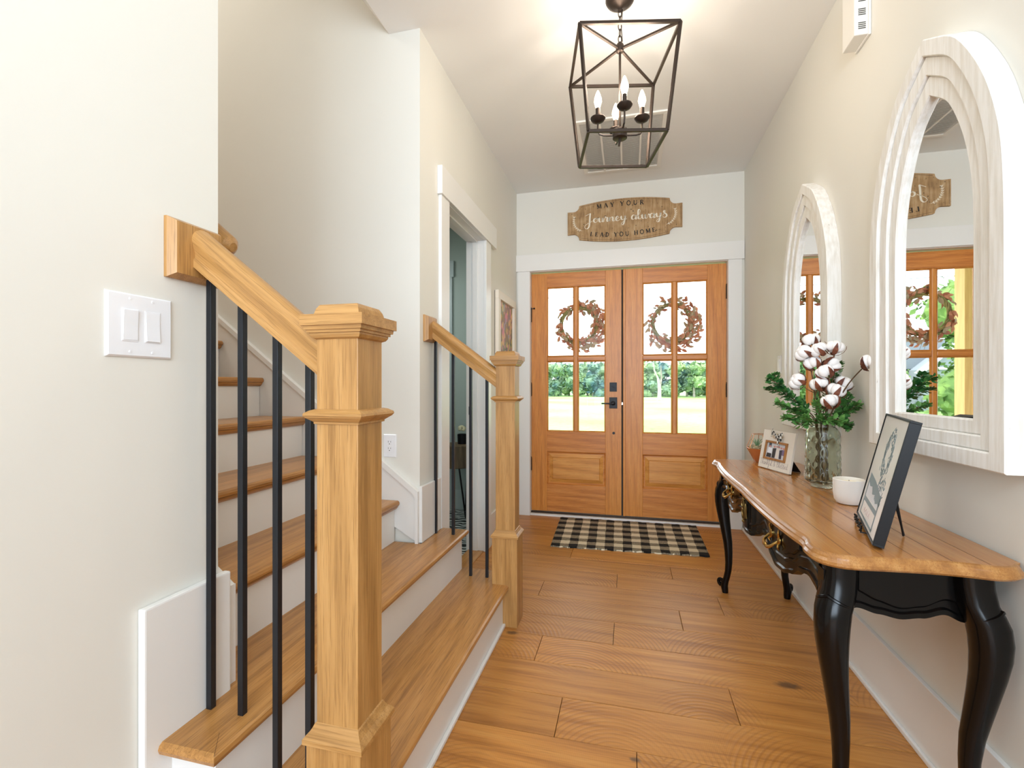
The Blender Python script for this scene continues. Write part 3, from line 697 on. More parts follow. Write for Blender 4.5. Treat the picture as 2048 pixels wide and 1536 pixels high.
# ------------------------------------------------------------------ lantern
LX, LY = -0.040, 2.25; LA = R(12.3)
lt = thing('lantern_pendant', (LX, LY, ZC), 'dark bronze open cage lantern with four candle bulbs hanging in the hall', 'ceiling light')
ML = Matrix.Translation((LX, LY, 0)) @ Matrix.Rotation(LA, 4, 'Z')
MB().lathe([(0, 0), (0.066, 0), (0.066, -0.006), (0.060, -0.016), (0.040, -0.030), (0.016, -0.038), (0.010, -0.046), (0.010, -0.056), (0.0, -0.058)], (LX, LY, ZC - 0.0005), 28).build('canopy', BRONZE, lt, smooth=True)
zt, zb, ht, hb = 2.730, 2.298, 0.211, 0.168
def bar(p, q, name='cage_bar', r=0.0062, parent=lt, mat=BRONZE):
    p, q = ML @ Vector(p), ML @ Vector(q); d = (q - p); L = d.length; Q = d.to_track_quat('Z', 'Y').to_matrix().to_4x4()
    return MB().box(-r, r, -r, r, 0, L, b=0.001, M=Matrix.Translation(p) @ Q).build(name, mat, parent)
ct = [(-ht, -ht, zt), (ht, -ht, zt), (ht, ht, zt), (-ht, ht, zt)]; cb = [(-hb, -hb, zb), (hb, -hb, zb), (hb, hb, zb), (-hb, hb, zb)]
for i in range(4):
    bar(ct[i], ct[(i + 1) % 4]); bar(cb[i], cb[(i + 1) % 4]); bar(ct[i], cb[i]); bar(ct[i], (0, 0, 2.768), 'cage_brace', 0.005)
MB().lathe([(0, 0.03), (0.010, 0.028), (0.018, 0.016), (0.019, 0.0), (0.016, -0.014), (0.008, -0.018), (0, -0.018)], (LX, LY, 2.768), 18).build('hub', BRONZE, lt, smooth=True)
MB().tube([(LX, LY, 2.76), (LX, LY, 2.37)], 0.0055, 10).build('centre_rod', BRONZE, lt, smooth=True)
for i in range(5):
    z = 2.812 + i * 0.030; ang = (i % 2) * PI / 2 + 0.4
    pts = [(LX + 0.008 * math.cos(a) * math.cos(ang), LY + 0.008 * math.cos(a) * math.sin(ang), z + 0.019 * math.sin(a)) for a in [2 * PI * j / 12 for j in range(13)]]
    MB().tube(pts, 0.0022, 6).build('chain_link', BRONZE, lt, smooth=True)
MB().tube([(LX + 0.012, LY, 2.95), (LX + 0.006, LY - 0.003, 2.87), (LX + 0.011, LY, 2.80)], 0.002, 6).build('cord', BRONZE, lt)
MB().lathe([(0, 0.03), (0.012, 0.028), (0.034, 0.018), (0.036, 0.010), (0.030, -0.002), (0.033, -0.006), (0.033, -0.020), (0.030, -0.022), (0, -0.022)], (LX, LY, 2.372), 24).build('candle_hub', BRONZE, lt, smooth=True)
MB().tube([(LX, LY, 2.352), (LX - 0.004, LY + 0.004, 2.318)], [0.006, 0.005], 8).build('finial', BRONZE, lt)
BULB = plain('lit_bulb', srgb(255, 226, 180), 0.3, emit=(1.0, 0.80, 0.52, 1), es=14.0)
for i in range(4):
    a = LA + i * PI / 2; dx, dy = math.cos(a), math.sin(a); r0 = 0.102
    arm = MB().tube([(LX + dx * q, LY + dy * q, z) for q, z in ((0.02, 2.366), (0.075, 2.366), (0.094, 2.372), (r0, 2.39), (r0, 2.425))], 0.0042, 8).build('candle_arm', BRONZE, lt, smooth=True)
    cx, cy = LX + dx * r0, LY + dy * r0
    MB().lathe([(0, 0), (0.012, 0.001), (0.027, 0.009), (0.035, 0.021), (0.034, 0.025), (0.024, 0.017), (0.009, 0.012), (0, 0.012)], (cx, cy, 2.424), 22).build('drip_cup', BRONZE, arm, smooth=True)
    MB().lathe([(0.0, 0), (0.0105, 0), (0.0105, 0.055), (0.0, 0.055)], (cx, cy, 2.438), 16).build('candle_sleeve', BRONZE, arm, smooth=True)
    MB().lathe([(0.009, 0.0), (0.012, 0.010), (0.0175, 0.030), (0.0165, 0.045), (0.010, 0.066), (0.004, 0.080), (0.0002, 0.085)], (cx, cy, 2.493), 18).build('bulb', BULB, arm, smooth=True)
    lamp('bulb_light', 'POINT', (cx, cy, 2.60), 2.3, (1.0, 0.88, 0.74), radius=0.035)

# ------------------------------------------------------------------ arched mirrors
ARCH = [(1.0, 0.0), (1.0, 0.476), (0.994, 0.555), (0.970, 0.635), (0.913, 0.705), (0.807, 0.782), (0.663, 0.852), (0.497, 0.913), (0.36, 0.946), (0.18, 0.974), (0.0, 1.0)]
def arch_pts(w, b, a):
    up = [Vector((x, z, 0)) for x, z in ARCH[1:]]; sm = cr(up, 4)
    r = [(1.0, 0.0)] + [(v.x, v.y) for v in sm]
    pts = [(x * w, b + z * (a - b)) for x, z in r]
    return pts + [(-x, z) for x, z in reversed(pts[:-1])]
def arched_mirror(yc, z0, label):
    t = thing('arched_mirror', (XR, yc, z0), label, 'mirror', 'white arched mirrors on the right wall')
    cont = [(0.331, 0.0, 1.290), (0.279, 0.047, 1.236), (0.233, 0.086, 1.176), (0.191, 0.126, 1.112)]
    xs = [(XR - 0.0005, 0.883), (0.900, 0.893), (0.910, 0.902), (0.922, 0.914)]
    names = ['outer_frame', 'middle_frame', 'inner_frame']
    for k in range(3):
        a = [(yc + y, z0 + z) for y, z in arch_pts(*cont[k])]; b = [(yc + y, z0 + z) for y, z in arch_pts(*cont[k + 1])]
        xf = xs[k][1]; n = len(a); e = 0.004
        def ins(P, s):
            cyy = sum(p[0] for p in P) / n; czz = sum(p[1] for p in P) / n
            out = []
            for (y, z) in P:
                d = Vector((y - cyy, z - czz)); L = d.length; out.append((y - s * d.x / L, z - s * d.y / L))
            return out
        r0 = [(XR - 0.0005 if k == 0 else xs[k][0] + 0.02, y, z) for y, z in a]; r1 = [(xf + e, y, z) for y, z in a]; r2 = [(xf, y, z) for y, z in ins(a, e)]
        r3 = [(xf, y, z) for y, z in ins(b, -e)]; r4 = [(xf + e, y, z) for y, z in b]; r5 = [(min(XR - 0.0006, xf + 0.03), y, z) for y, z in b]
        m = MB(); m.loft([r0, r1, r2, r3, r4, r5], caps=False); o = m.build(names[k], DIST, t)
    g = [(yc + y, z0 + z) for y, z in arch_pts(0.2, 0.118, 1.12)]
    MB().prism(g, 'X', 0.9185, XR - 0.0008).build('mirror_glass', MIRROR, t)
    return t
arched_mirror(1.726, 0.984, 'larger looking white distressed arched mirror nearest the camera above the table end')
arched_mirror(2.774, 0.972, 'white distressed arched mirror farther along the wall behind the cotton arrangement')

# ------------------------------------------------------------------ console table
TY = 2.205; TZ = 0.765
tb = thing('console_table', (0.7, TY, 0), 'long console table with scalloped wood top and black carved cabriole legs', 'table')
half = [(0.478, TY), (0.474, 2.40), (0.476, 2.62), (0.486, 2.80), (0.494, 2.885), (0.484, 2.935), (0.486, 2.985), (0.505, 3.018), (0.545, 3.034), (0.62, 3.028), (0.72, 3.020), (0.80, 3.022), (0.86, 3.030), (0.905, 3.016), (0.934, 2.985)]
hp = [Vector((x, y, 0)) for x, y in half]; hp = cr(hp, 4)
near = [(v.x, 2 * TY - v.y) for v in hp]; far = [(v.x, v.y) for v in hp]
outline = list(reversed(near)) + far[1:]
def offs(P, d):
    n = len(P); out = []
    for i, (x, y) in enumerate(P):
        if x > 0.925: out.append((x, y)); continue
        a = Vector(P[max(i - 1, 0)]); b = Vector(P[min(i + 1, n - 1)]); t = (b - a).normalized(); nn = Vector((-t.y, t.x))
        out.append((x + nn.x * d, y + nn.y * d))
    return out
# outward normal sign: check at centre front
tst = offs(outline, 0.01); sg = 1 if tst[len(outline) // 2][0] < outline[len(outline) // 2][0] else -1
TX1 = 0.934
def ring(d, z):
    P = offs(outline, sg * d); P = [(min(x, TX1), y) for x, y in P]
    return [(x, y, z) for x, y in P] + [(TX1, P[-1][1] - 0.001, z), (TX1, P[0][1] + 0.001, z)]
rings = [ring(-0.006, TZ - 0.034), ring(0.004, TZ - 0.033), ring(0.010, TZ - 0.027), ring(0.010, TZ - 0.019), ring(0.005, TZ - 0.012), ring(0.0035, TZ - 0.008), ring(-0.002, TZ - 0.002), ring(-0.008, TZ)]
m = MB(); m.loft(rings, caps=False); m.add(rings[0], [tuple(range(len(rings[0])))]); m.build('top_moulding', TABLEEDGE, tb)
# boards of the top laid side by side
def inside_y(x):
    ys = []
    P = ring(-0.008, 0)
    for i in range(len(P)):
        a, b = P[i], P[(i + 1) % len(P)]
        if (a[0] - x) * (b[0] - x) < 0: ys.append(a[1] + (b[1] - a[1]) * (x - a[0]) / (b[0] - a[0]))
    return (min(ys), max(ys)) if len(ys) >= 2 else None
TP = ring(-0.008, TZ)
mtop = MB(); mtop.add([(x, y, TZ) for x, y, z in TP] + [(x, y, TZ + 0.0) for x, y, z in TP[:0]], [tuple(range(len(TP)))])
otop = mtop.build('table_top', TABLETOP, tb)
for i, x in enumerate((0.555, 0.63, 0.705, 0.78, 0.855)):
    q = inside_y(x)
    if q: MB().box(x - 0.0005, x + 0.0005, q[0] + 0.004, q[1] - 0.004, TZ - 0.0002, TZ + 0.00035).build('board_seam', plain('seam', srgb(104, 66, 34), 0.5), otop)
# aprons
def wavy(u):  # front apron lower edge, u = distance from centre 0..0.72
    pts = [(0, 0.575), (0.07, 0.580), (0.12, 0.600), (0.16, 0.622), (0.24, 0.618), (0.30, 0.585), (0.36, 0.566), (0.44, 0.572), (0.50, 0.590), (0.56, 0.622), (0.62, 0.632), (0.68, 0.625), (0.74, 0.60)]
    for (a, za), (b, zb_) in zip(pts[:-1], pts[1:]):
        if a <= u <= b:
            t = (u - a) / (b - a); t = t * t * (3 - 2 * t); return za + (zb_ - za) * t
    return 0.60
def bow(u):  # front apron plan: serpentine
    pts = [(0, 0.492), (0.06, 0.494), (0.10, 0.508), (0.16, 0.520), (0.30, 0.508), (0.44, 0.510), (0.56, 0.522), (0.62, 0.528), (0.74, 0.522)]
    for (a, za), (b, zb_) in zip(pts[:-1], pts[1:]):
        if a <= u <= b:
            t = (u - a) / (b - a); t = t * t * (3 - 2 * t); return za + (zb_ - za) * t
    return 0.52
fr = MB(); N_ = 96; cols = []
for i in range(N_ + 1):
    u = -0.70 + 1.40 * i / N_; x = bow(abs(u)); zl = wavy(abs(u))
    cols.append([(x, TY + u, TZ - 0.034), (x, TY + u, zl + 0.052), (x - 0.004, TY + u, zl + 0.048), (x - 0.004, TY + u, zl + 0.042), (x, TY + u, zl + 0.038), (x, TY + u, zl + 0.016), (x - 0.006, TY + u, zl + 0.012), (x - 0.006, TY + u, zl), (x + 0.02, TY + u, zl), (x + 0.02, TY + u, TZ - 0.034)])
fr.loft(cols); fr.build('front_apron', BLACKLAC, tb, smooth=True)
for s in (-1, 1):   # drawer fronts, raised
    dcols = []
    for i in range(31):
        u = 0.215 + 0.35 * i / 30; x = bow(u) - 0.007; zl = wavy(u) + 0.062
        dcols.append([(x + 0.007, TY + s * u, 0.718), (x, TY + s * u, 0.712), (x, TY + s * u, zl + 0.005), (x + 0.007, TY + s * u, zl)])
    d = MB().loft(dcols).build('drawer', BLACKLAC, tb, smooth=True)
    yh = TY + s * 0.375; xh = bow(0.375) - 0.008
    for e in (-1, 1):
        back = MB()
        back.sphere((xh - 0.002, yh + e * 0.045, 0.672), 0.012, 8, (0.5, 1, 1.3)); back.tube([(xh - 0.002, yh + e * 0.045, 0.682), (xh - 0.006, yh + e * 0.052, 0.698), (xh - 0.004, yh + e * 0.046, 0.708)], [0.006, 0.004, 0.002], 7)
        back.tube([(xh - 0.002, yh + e * 0.045, 0.662), (xh - 0.008, yh + e * 0.056, 0.650), (xh - 0.004, yh + e * 0.050, 0.640)], [0.006, 0.005, 0.002], 7)
        back.build('handle_rosette', BRASS, d, smooth=True)
    pts = cr([(xh - 0.008, yh - 0.047, 0.668), (xh - 0.026, yh - 0.040, 0.650), (xh - 0.032, yh - 0.018, 0.640), (xh - 0.034, yh, 0.646), (xh - 0.032, yh + 0.018, 0.640), (xh - 0.026, yh + 0.040, 0.650), (xh - 0.008, yh + 0.047, 0.668)], 4)
    MB().tube(pts, [0.0035 + 0.0035 * math.sin(PI * i / (len(pts) - 1)) for i in range(len(pts))], 8).build('handle', BRASS, d, smooth=True)
# centre ornament: scrolls of brass on a rounded block
cb_ = MB(); rr = []
for i in range(9):
    a = -PI / 2 + PI * i / 8; rr.append((TY + 0.052 * math.sin(a), 0.494 - 0.014 * math.cos(a)))
cb_.add([(x, y, z) for z in (0.60, 0.728) for y, x in rr], [(i, i + 1, 9 + i + 1, 9 + i) for i in range(8)]); blk = cb_.build('centre_block', BLACKLAC, tb, smooth=True)
orn = MB(); xo = 0.478
orn.tube([(xo, TY + 0.026 * math.cos(a), 0.668 + 0.042 * math.sin(a)) for a in [2 * PI * i / 24 for i in range(25)]], 0.0035, 6)
for s in (-1, 1):
    orn.tube(cr([(xo, TY + s * 0.004, 0.64), (xo - 0.003, TY + s * 0.014, 0.655), (xo - 0.003, TY + s * 0.010, 0.672), (xo, TY + s * 0.002, 0.668)], 4), 0.003, 6)
    orn.tube(cr([(xo, TY + s * 0.004, 0.70), (xo - 0.003, TY + s * 0.016, 0.693), (xo - 0.003, TY + s * 0.012, 0.680)], 4), 0.003, 6)
    orn.tube(cr([(xo + 0.002, TY + s * 0.030, 0.700), (xo + 0.002, TY + s * 0.040, 0.685), (xo + 0.003, TY + s * 0.036, 0.660), (xo + 0.003, TY + s * 0.040, 0.640)], 4), 0.003, 6)
orn.sphere((xo, TY, 0.715), 0.007, 8); orn.sphere((xo, TY, 0.622), 0.007, 8)
orn.build('brass_ornament', BRASSD, blk, smooth=True)
# end aprons
def endz(x):
    pts = [(0.50, 0.50), (0.56, 0.580), (0.60, 0.600), (0.65, 0.588), (0.70, 0.580), (0.75, 0.588), (0.80, 0.603), (0.84, 0.588), (0.90, 0.57)]
    for (a, za), (b, zb_) in zip(pts[:-1], pts[1:]):
        if a <= x <= b:
            t = (x - a) / (b - a); t = t * t * (3 - 2 * t); return za + (zb_ - za) * t
    return 0.57
for s in (-1, 1):
    y = TY + s * 0.735; cols = []
    for i in range(49):
        x = 0.525 + 0.322 * i / 48; zl = endz(x)
        cols.append([(x, y, TZ - 0.034), (x, y, zl + 0.018), (x, y + s * 0.006, zl + 0.013), (x, y + s * 0.006, zl), (x, y - s * 0.018, zl), (x, y - s * 0.018, TZ - 0.034)])
    e_ = MB().loft(cols).build('end_apron', BLACKLAC, tb, smooth=True)
    # raised field with a beaded border following the curve
    cols = []
    for i in range(33):
        x = 0.605 + 0.225 * i / 32; zl = endz(x) + 0.045 - 0.02 * max(0, math.cos((x - 0.718) / 0.12 * PI / 2))
        cols.append([(x, y + s * 0.001, 0.716), (x, y + s * 0.006, 0.710), (x, y + s * 0.006, zl + 0.006), (x, y + s * 0.001, zl)])
    MB().loft(cols).build('raised_field', BLACKLAC, e_, smooth=True)
    MB().box(0.515, 0.525, y - 0.02, y + 0.02, 0.60, 0.70).build('corner_block', BLACKLAC, e_)
# rear rail along the wall
MB().box(0.900, 0.918, TY - 0.72, TY + 0.72, 0.62, TZ - 0.034).build('back_apron', BLACKLAC, tb)
# cabriole legs
def cab_leg(sx, sy):
    """sx: -1 front (towards -X), +1 rear; sy: -1 near end, +1 far end"""
    mid = 0.706; yb = TY + sy * 0.755
    # (z, outward offset of centre, half width)
    prof = [(0.731, 0.148, 0.038), (0.690, 0.150, 0.038), (0.650, 0.155, 0.039), (0.628, 0.163, 0.040), (0.600, 0.172, 0.042), (0.560, 0.176, 0.041), (0.520, 0.176, 0.0385), (0.470, 0.172, 0.0345), (0.420, 0.166, 0.031),
            (0.360, 0.158, 0.0275), (0.300, 0.150, 0.0245), (0.240, 0.146, 0.0215), (0.180, 0.145, 0.019), (0.130, 0.148, 0.0175), (0.090, 0.155, 0.0175), (0.065, 0.162, 0.019), (0.040, 0.166, 0.020), (0.015, 0.163, 0.018), (0.0, 0.162, 0.016)]
    rings = []
    for z, o, r in prof:
        cx = mid + sx * o; cy = yb + sy * (o - 0.162) * 0.8
        ring_ = []
        for j in range(20):
            a = 2 * PI * j / 20; q = 1.0 / (abs(math.cos(a)) ** 3.2 + abs(math.sin(a)) ** 3.2) ** (1 / 3.2) if z > 0.62 else 1.0 / (abs(math.cos(a)) ** 2.4 + abs(math.sin(a)) ** 2.4) ** (1 / 2.4)
            ring_.append((cx + r * q * math.cos(a), cy + r * q * math.sin(a), z))
        rings.append(ring_)
    l = MB().loft(rings).build('leg', BLACKLAC, tb, smooth=True)
    # scroll at the toe
    cx, cy = mid + sx * 0.176, yb + sy * 0.012
    d = Vector((sx, sy, 0)).normalized(); pts = []
    for i in range(17):
        a = i / 16 * 1.6 * PI; rr_ = 0.020 * (1 - i / 24)
        pts.append((cx + d.x * (0.006 + rr_ * math.cos(a - PI / 2)), cy + d.y * (0.006 + rr_ * math.cos(a - PI / 2)), 0.058 + rr_ * math.sin(a - PI / 2)))
    MB().tube(pts, [0.012 - 0.0003 * i for i in range(17)], 8).build('scroll_foot', BLACKLAC, l, smooth=True)
    # carved acanthus collar on the knee
    k_ = MB()
    for q, zz in ((0.0, 0.640), (0.016, 0.622), (0.028, 0.604)):
        o2 = 0.172 + 0.035
        c = Vector((mid + sx * 0.163, yb + sy * 0.0, 0)); arcp = []
        base = math.atan2(sy, sx)
        for i in range(11):
            a = base - 1.25 + 2.5 * i / 10; rad_ = 0.0415 + 0.002 * math.cos(i * PI / 5)
            arcp.append((c.x + rad_ * math.cos(a), c.y + rad_ * math.sin(a), zz - 0.022 * abs(i - 5) / 5))
        k_.tube(arcp, [0.002 + 0.003 * math.sin(PI * i / 10) for i in range(11)], 6)
    k_.build('knee_carving', BLACKLAC, l, smooth=True)
for sx in (-1, 1):
    for sy in (-1, 1): cab_leg(sx, sy)

# ------------------------------------------------------------------ lettering helpers
SER = {  # serif capitals on a 0..w x 0..1 grid: list of (polyline, half width)
 'M': (1.0, [([(0.12, 0), (0.12, 1)], .045), ([(0.12, 1), (0.50, 0.08)], .085), ([(0.50, 0.08), (0.88, 1)], .04), ([(0.88, 1), (0.88, 0)], .085), ([(0.0, 0), (0.24, 0)], .025), ([(0.74, 0), (1.0, 0)], .025), ([(0.0, 1), (0.16, 1)], .025), ([(0.84, 1), (1.0, 1)], .025)]),
 'A': (0.85, [([(0.08, 0), (0.42, 1)], .04), ([(0.42, 1), (0.78, 0)], .085), ([(0.20, 0.36), (0.64, 0.36)], .03), ([(0.0, 0), (0.2, 0)], .025), ([(0.62, 0), (0.9, 0)], .025)]),
 'Y': (0.85, [([(0.08, 1), (0.43, 0.45)], .08), ([(0.80, 1), (0.43, 0.45)], .04), ([(0.43, 0.45), (0.43, 0)], .08), ([(0.0, 1), (0.22, 1)], .025), ([(0.68, 1), (0.9, 1)], .025), ([(0.28, 0), (0.58, 0)], .025)]),
 'O': (0.9, [([(0.45 + 0.38 * math.cos(2 * PI * i / 20), 0.5 + 0.5 * math.sin(2 * PI * i / 20)) for i in range(21)], .065)]),
 'U': (0.88, [([(0.16, 1), (0.16, 0.35), (0.22, 0.12), (0.44, 0.0), (0.66, 0.10), (0.74, 0.35)], .07), ([(0.74, 0.35), (0.74, 1)], .04), ([(0.02, 1), (0.3, 1)], .025), ([(0.62, 1), (0.88, 1)], .025)]),
 'R': (0.8, [([(0.16, 0), (0.16, 1)], .085), ([(0.16, 0.98), (0.5, 0.96), (0.64, 0.76), (0.5, 0.54), (0.16, 0.5)], .055), ([(0.4, 0.5), (0.76, 0.0)], .075), ([(0.02, 0), (0.32, 0)], .025), ([(0.02, 1), (0.3, 1)], .025)]),
 'L': (0.7, [([(0.16, 0), (0.16, 1)], .085), ([(0.02, 0.02), (0.62, 0.02)], .03), ([(0.62, 0), (0.64, 0.24)], .03), ([(0.02, 1), (0.32, 1)], .025)]),
 'E': (0.72, [([(0.16, 0), (0.16, 1)], .085), ([(0.02, 0.02), (0.62, 0.02)], .03), ([(0.02, 0.98), (0.60, 0.98)], .03), ([(0.16, 0.52), (0.46, 0.52)], .03), ([(0.62, 0), (0.65, 0.22)], .03), ([(0.60, 1), (0.61, 0.8)], .03), ([(0.46, 0.4), (0.46, 0.64)], .025)]),
 'D': (0.85, [([(0.16, 0), (0.16, 1)], .085), ([(0.02, 0.98), (0.4, 0.98), (0.68, 0.8), (0.76, 0.5), (0.68, 0.2), (0.4, 0.02), (0.02, 0.02)], .06)]),
 'H': (0.92, [([(0.16, 0), (0.16, 1)], .08), ([(0.76, 0), (0.76, 1)], .08), ([(0.16, 0.5), (0.76, 0.5)], .03), ([(0.02, 0), (0.3, 0)], .025), ([(0.62, 0), (0.9, 0)], .025), ([(0.02, 1), (0.3, 1)], .025), ([(0.62, 1), (0.9, 1)], .025)]),
}
def strokes_to_mesh(strokes, M, depth=0.0012, name='lettering', mat=SIGNW, parent=None):
    """strokes: list of (points2d, halfwidths) -> thin raised ribbons; M maps (x, z-up) plane (x,0,y)"""
    m = MB()
    for pts, hw in strokes:
        n = len(pts); hws = hw if isinstance(hw, list) else [hw] * n; L = []; Rr = []
        for i in range(n):
            a = Vector(pts[max(i - 1, 0)]); b = Vector(pts[min(i + 1, n - 1)]); t = (b - a)
            t = t.normalized() if t.length > 1e-9 else Vector((1, 0)); nn = Vector((-t.y, t.x)); p = Vector(pts[i])
            L.append(p + nn * hws[i]); Rr.append(p - nn * hws[i])
        vs = []
        for i in range(n):
            for q in (L[i], Rr[i]):
                vs.append(M @ Vector((q.x, 0, q.y))); vs.append(M @ Vector((q.x, -depth, q.y)))
        fs = []
        for i in range(n - 1):
            a, b = i * 4, (i + 1) * 4
            fs += [(a + 1, b + 1, b + 3, a + 3), (a, a + 1, b + 1, b), (a + 2, b + 2, b + 3, a + 3), (a, b, b + 2, a + 2)]
        fs += [(0, 1, 3, 2), ((n - 1) * 4, (n - 1) * 4 + 2, (n - 1) * 4 + 3, (n - 1) * 4 + 1)]
        m.add(vs, fs)
    return m.build(name, mat, parent)
def serif_text(word, x0, h, gap, curve):
    out = []; x = x0
    for ch in word:
        if ch == ' ': x += 0.75 * h; continue
        w, st_ = SER[ch]; zc, ang = curve(x + w * h / 2); c, s = math.cos(ang), math.sin(ang)
        g_ = []
        for pts, hw in st_:
            P = [((px - w / 2) * h, py * h) for px, py in pts]
            g_.append(([(x + w * h / 2 + a * c - b * s, zc + a * s + b * c) for a, b in P], hw * h * 1.35))
        out.append(g_)
        x += w * h + gap
    return out, x
SCR = {  # joined script, x-height 0.5; widths run along each path
 'J': (0.85, [[(0.18, 0.80), (0.42, 0.92), (0.62, 1.02), (0.60, 0.80), (0.58, 0.40), (0.56, 0.0), (0.50, -0.42), (0.32, -0.62), (0.12, -0.50), (0.14, -0.30), (0.34, -0.10), (0.62, 0.06), (0.80, 0.16)]]),
 'o': (0.48, [[(0.30, 0.46), (0.12, 0.36), (0.10, 0.12), (0.26, 0.0), (0.42, 0.14), (0.40, 0.36), (0.28, 0.46), (0.36, 0.38), (0.52, 0.36)]]),
 'u': (0.52, [[(-0.02, 0.30), (0.10, 0.44), (0.10, 0.14), (0.20, 0.0), (0.36, 0.14), (0.42, 0.44), (0.40, 0.12), (0.46, 0.0), (0.58, 0.10)]]),
 'r': (0.42, [[(-0.02, 0.12), (0.10, 0.40), (0.12, 0.54), (0.20, 0.42), (0.32, 0.44), (0.28, 0.14), (0.34, 0.0), (0.46, 0.10)]]),
 'n': (0.56, [[(0.0, 0.10), (0.08, 0.44), (0.08, 0.0), (0.14, 0.30), (0.30, 0.46), (0.38, 0.34), (0.38, 0.08), (0.46, 0.0), (0.60, 0.10)]]),
 'e': (0.46, [[(0.0, 0.12), (0.24, 0.24), (0.34, 0.38), (0.22, 0.48), (0.10, 0.28), (0.14, 0.06), (0.28, 0.0), (0.50, 0.14)]]),
 'y': (0.54, [[(-0.02, 0.26), (0.10, 0.46), (0.12, 0.18), (0.24, 0.06), (0.40, 0.24), (0.46, 0.48), (0.40, 0.0), (0.30, -0.42), (0.16, -0.46), (0.14, -0.30), (0.34, -0.08), (0.60, 0.16)]]),
 'a': (0.52, [[(0.38, 0.40), (0.22, 0.48), (0.08, 0.30), (0.10, 0.06), (0.24, 0.02), (0.38, 0.24), (0.42, 0.46), (0.40, 0.12), (0.46, 0.0), (0.58, 0.10)]]),
 'l': (0.36, [[(-0.02, 0.10), (0.20, 0.50), (0.28, 0.90), (0.18, 1.02), (0.10, 0.80), (0.12, 0.20), (0.20, 0.0), (0.40, 0.12)]]),
 'w': (0.70, [[(-0.02, 0.26), (0.08, 0.46), (0.10, 0.12), (0.20, 0.0), (0.34, 0.16), (0.36, 0.44), (0.36, 0.10), (0.46, 0.0), (0.58, 0.16), (0.62, 0.44), (0.74, 0.34)]]),
 's': (0.50, [[(-0.02, 0.08), (0.22, 0.36), (0.32, 0.62), (0.22, 0.66), (0.20, 0.50), (0.40, 0.26), (0.42, 0.06), (0.24, -0.06), (0.10, 0.04)]]),
 'T': (0.7, [[(0.0, 0.86), (0.20, 1.0), (0.50, 0.94), (0.80, 1.02)], [(0.42, 0.96), (0.36, 0.5), (0.30, 0.1), (0.18, 0.0)]]),
 'h': (0.54, [[(-0.02, 0.10), (0.22, 0.60), (0.26, 0.94), (0.14, 0.98), (0.10, 0.4), (0.08, 0.0), (0.16, 0.30), (0.32, 0.46), (0.38, 0.28), (0.42, 0.0), (0.56, 0.10)]]),
 'k': (0.54, [[(-0.02, 0.10), (0.22, 0.60), (0.26, 0.94), (0.14, 0.98), (0.10, 0.4), (0.08, 0.0), (0.14, 0.26), (0.34, 0.44), (0.30, 0.26), (0.16, 0.24), (0.36, 0.04), (0.56, 0.10)]]),
 'f': (0.36, [[(-0.02, 0.10), (0.22, 0.60), (0.26, 0.94), (0.14, 0.94), (0.12, 0.3), (0.10, -0.40), (0.18, -0.44), (0.22, -0.10), (0.16, 0.06), (0.38, 0.12)]]),
 'B': (0.66, [[(0.20, 0.98), (0.14, 0.5), (0.10, 0.0)], [(0.04, 0.80), (0.30, 1.02), (0.54, 0.84), (0.40, 0.58), (0.22, 0.52), (0.50, 0.44), (0.58, 0.20), (0.36, 0.0), (0.12, 0.04)]]),
 'd': (0.54, [[(0.38, 0.40), (0.22, 0.48), (0.08, 0.30), (0.10, 0.06), (0.24, 0.02), (0.38, 0.24), (0.46, 0.98), (0.40, 0.12), (0.48, 0.0), (0.58, 0.10)]]),
 '&': (0.66, [[(0.60, 0.40), (0.44, 0.10), (0.20, 0.0), (0.08, 0.18), (0.30, 0.48), (0.40, 0.74), (0.26, 0.84), (0.20, 0.62), (0.56, 0.04)]]),
}
def script_text(text, x0, h, curve, hw, thin=0.25, kx=1.0):
    out = []; x = x0
    for ch in text:
        if ch == ' ': x += 0.42 * h * kx; continue
        w, paths = SCR[ch]
        for pth in paths:
            P = []
            for px, py in pth:
                X = x + px * h * kx; P.append((X, curve(X)[0] + py * h, 0))
            S = cr(P, 5); n = len(S); W = []
            for i in range(n):
                a, b = S[max(i - 1, 0)], S[min(i + 1, n - 1)]; d = b - a
                down = abs(d.y) / (d.length + 1e-9) if d.y < 0 else 0.0
                W.append(hw * (thin + (1 - thin) * down))
            W = [(W[max(i - 1, 0)] + W[i] + W[min(i + 1, n - 1)]) / 3 for i in range(n)]
            out.append(([(v.x, v.y) for v in S], W))
        x += w * h * kx
    return out, x

# ------------------------------------------------------------------ sign over the door
SX, SZ = -0.046, 2.672
sg_ = thing('wall_sign', (SX, YD, SZ), 'brown wooden sign with painted words hanging above the front doors', 'sign')
def sign_outline(sc=0.0):
    P = []
    hw, mw, he, hm, hc = 0.493 - sc, 0.386 - sc, 0.102 - sc, 0.152 - sc, 0.187 - sc
    P.append((-hw, -he)); P.append((-hw, he)); nr = 0.050
    for i in range(9):
        a = PI / 2 * i / 8; P.append((-mw - nr - 0.003 + nr * math.sin(a), he + nr - 0.002 - nr * math.cos(a)))
    P.append((-mw, hm))
    for i in range(1, 11):
        x = -mw + 2 * mw * i / 20; P.append((x, hm + (hc - hm) * (1 - (x / mw) ** 2)))
    top = P[1:]
    right = [(-x, z) for x, z in reversed(top[:])]
    seq = []
    for p in top + right:
        if not seq or (abs(p[0] - seq[-1][0]) + abs(p[1] - seq[-1][1])) > 1e-5: seq.append(p)
    full = seq + [(x, -z) for x, z in reversed(seq)]
    out = []
    for p in full:
        if not out or (abs(p[0] - out[-1][0]) + abs(p[1] - out[-1][1])) > 1e-5: out.append(p)
    return out
so = sign_outline()
SIGNM = signwood()
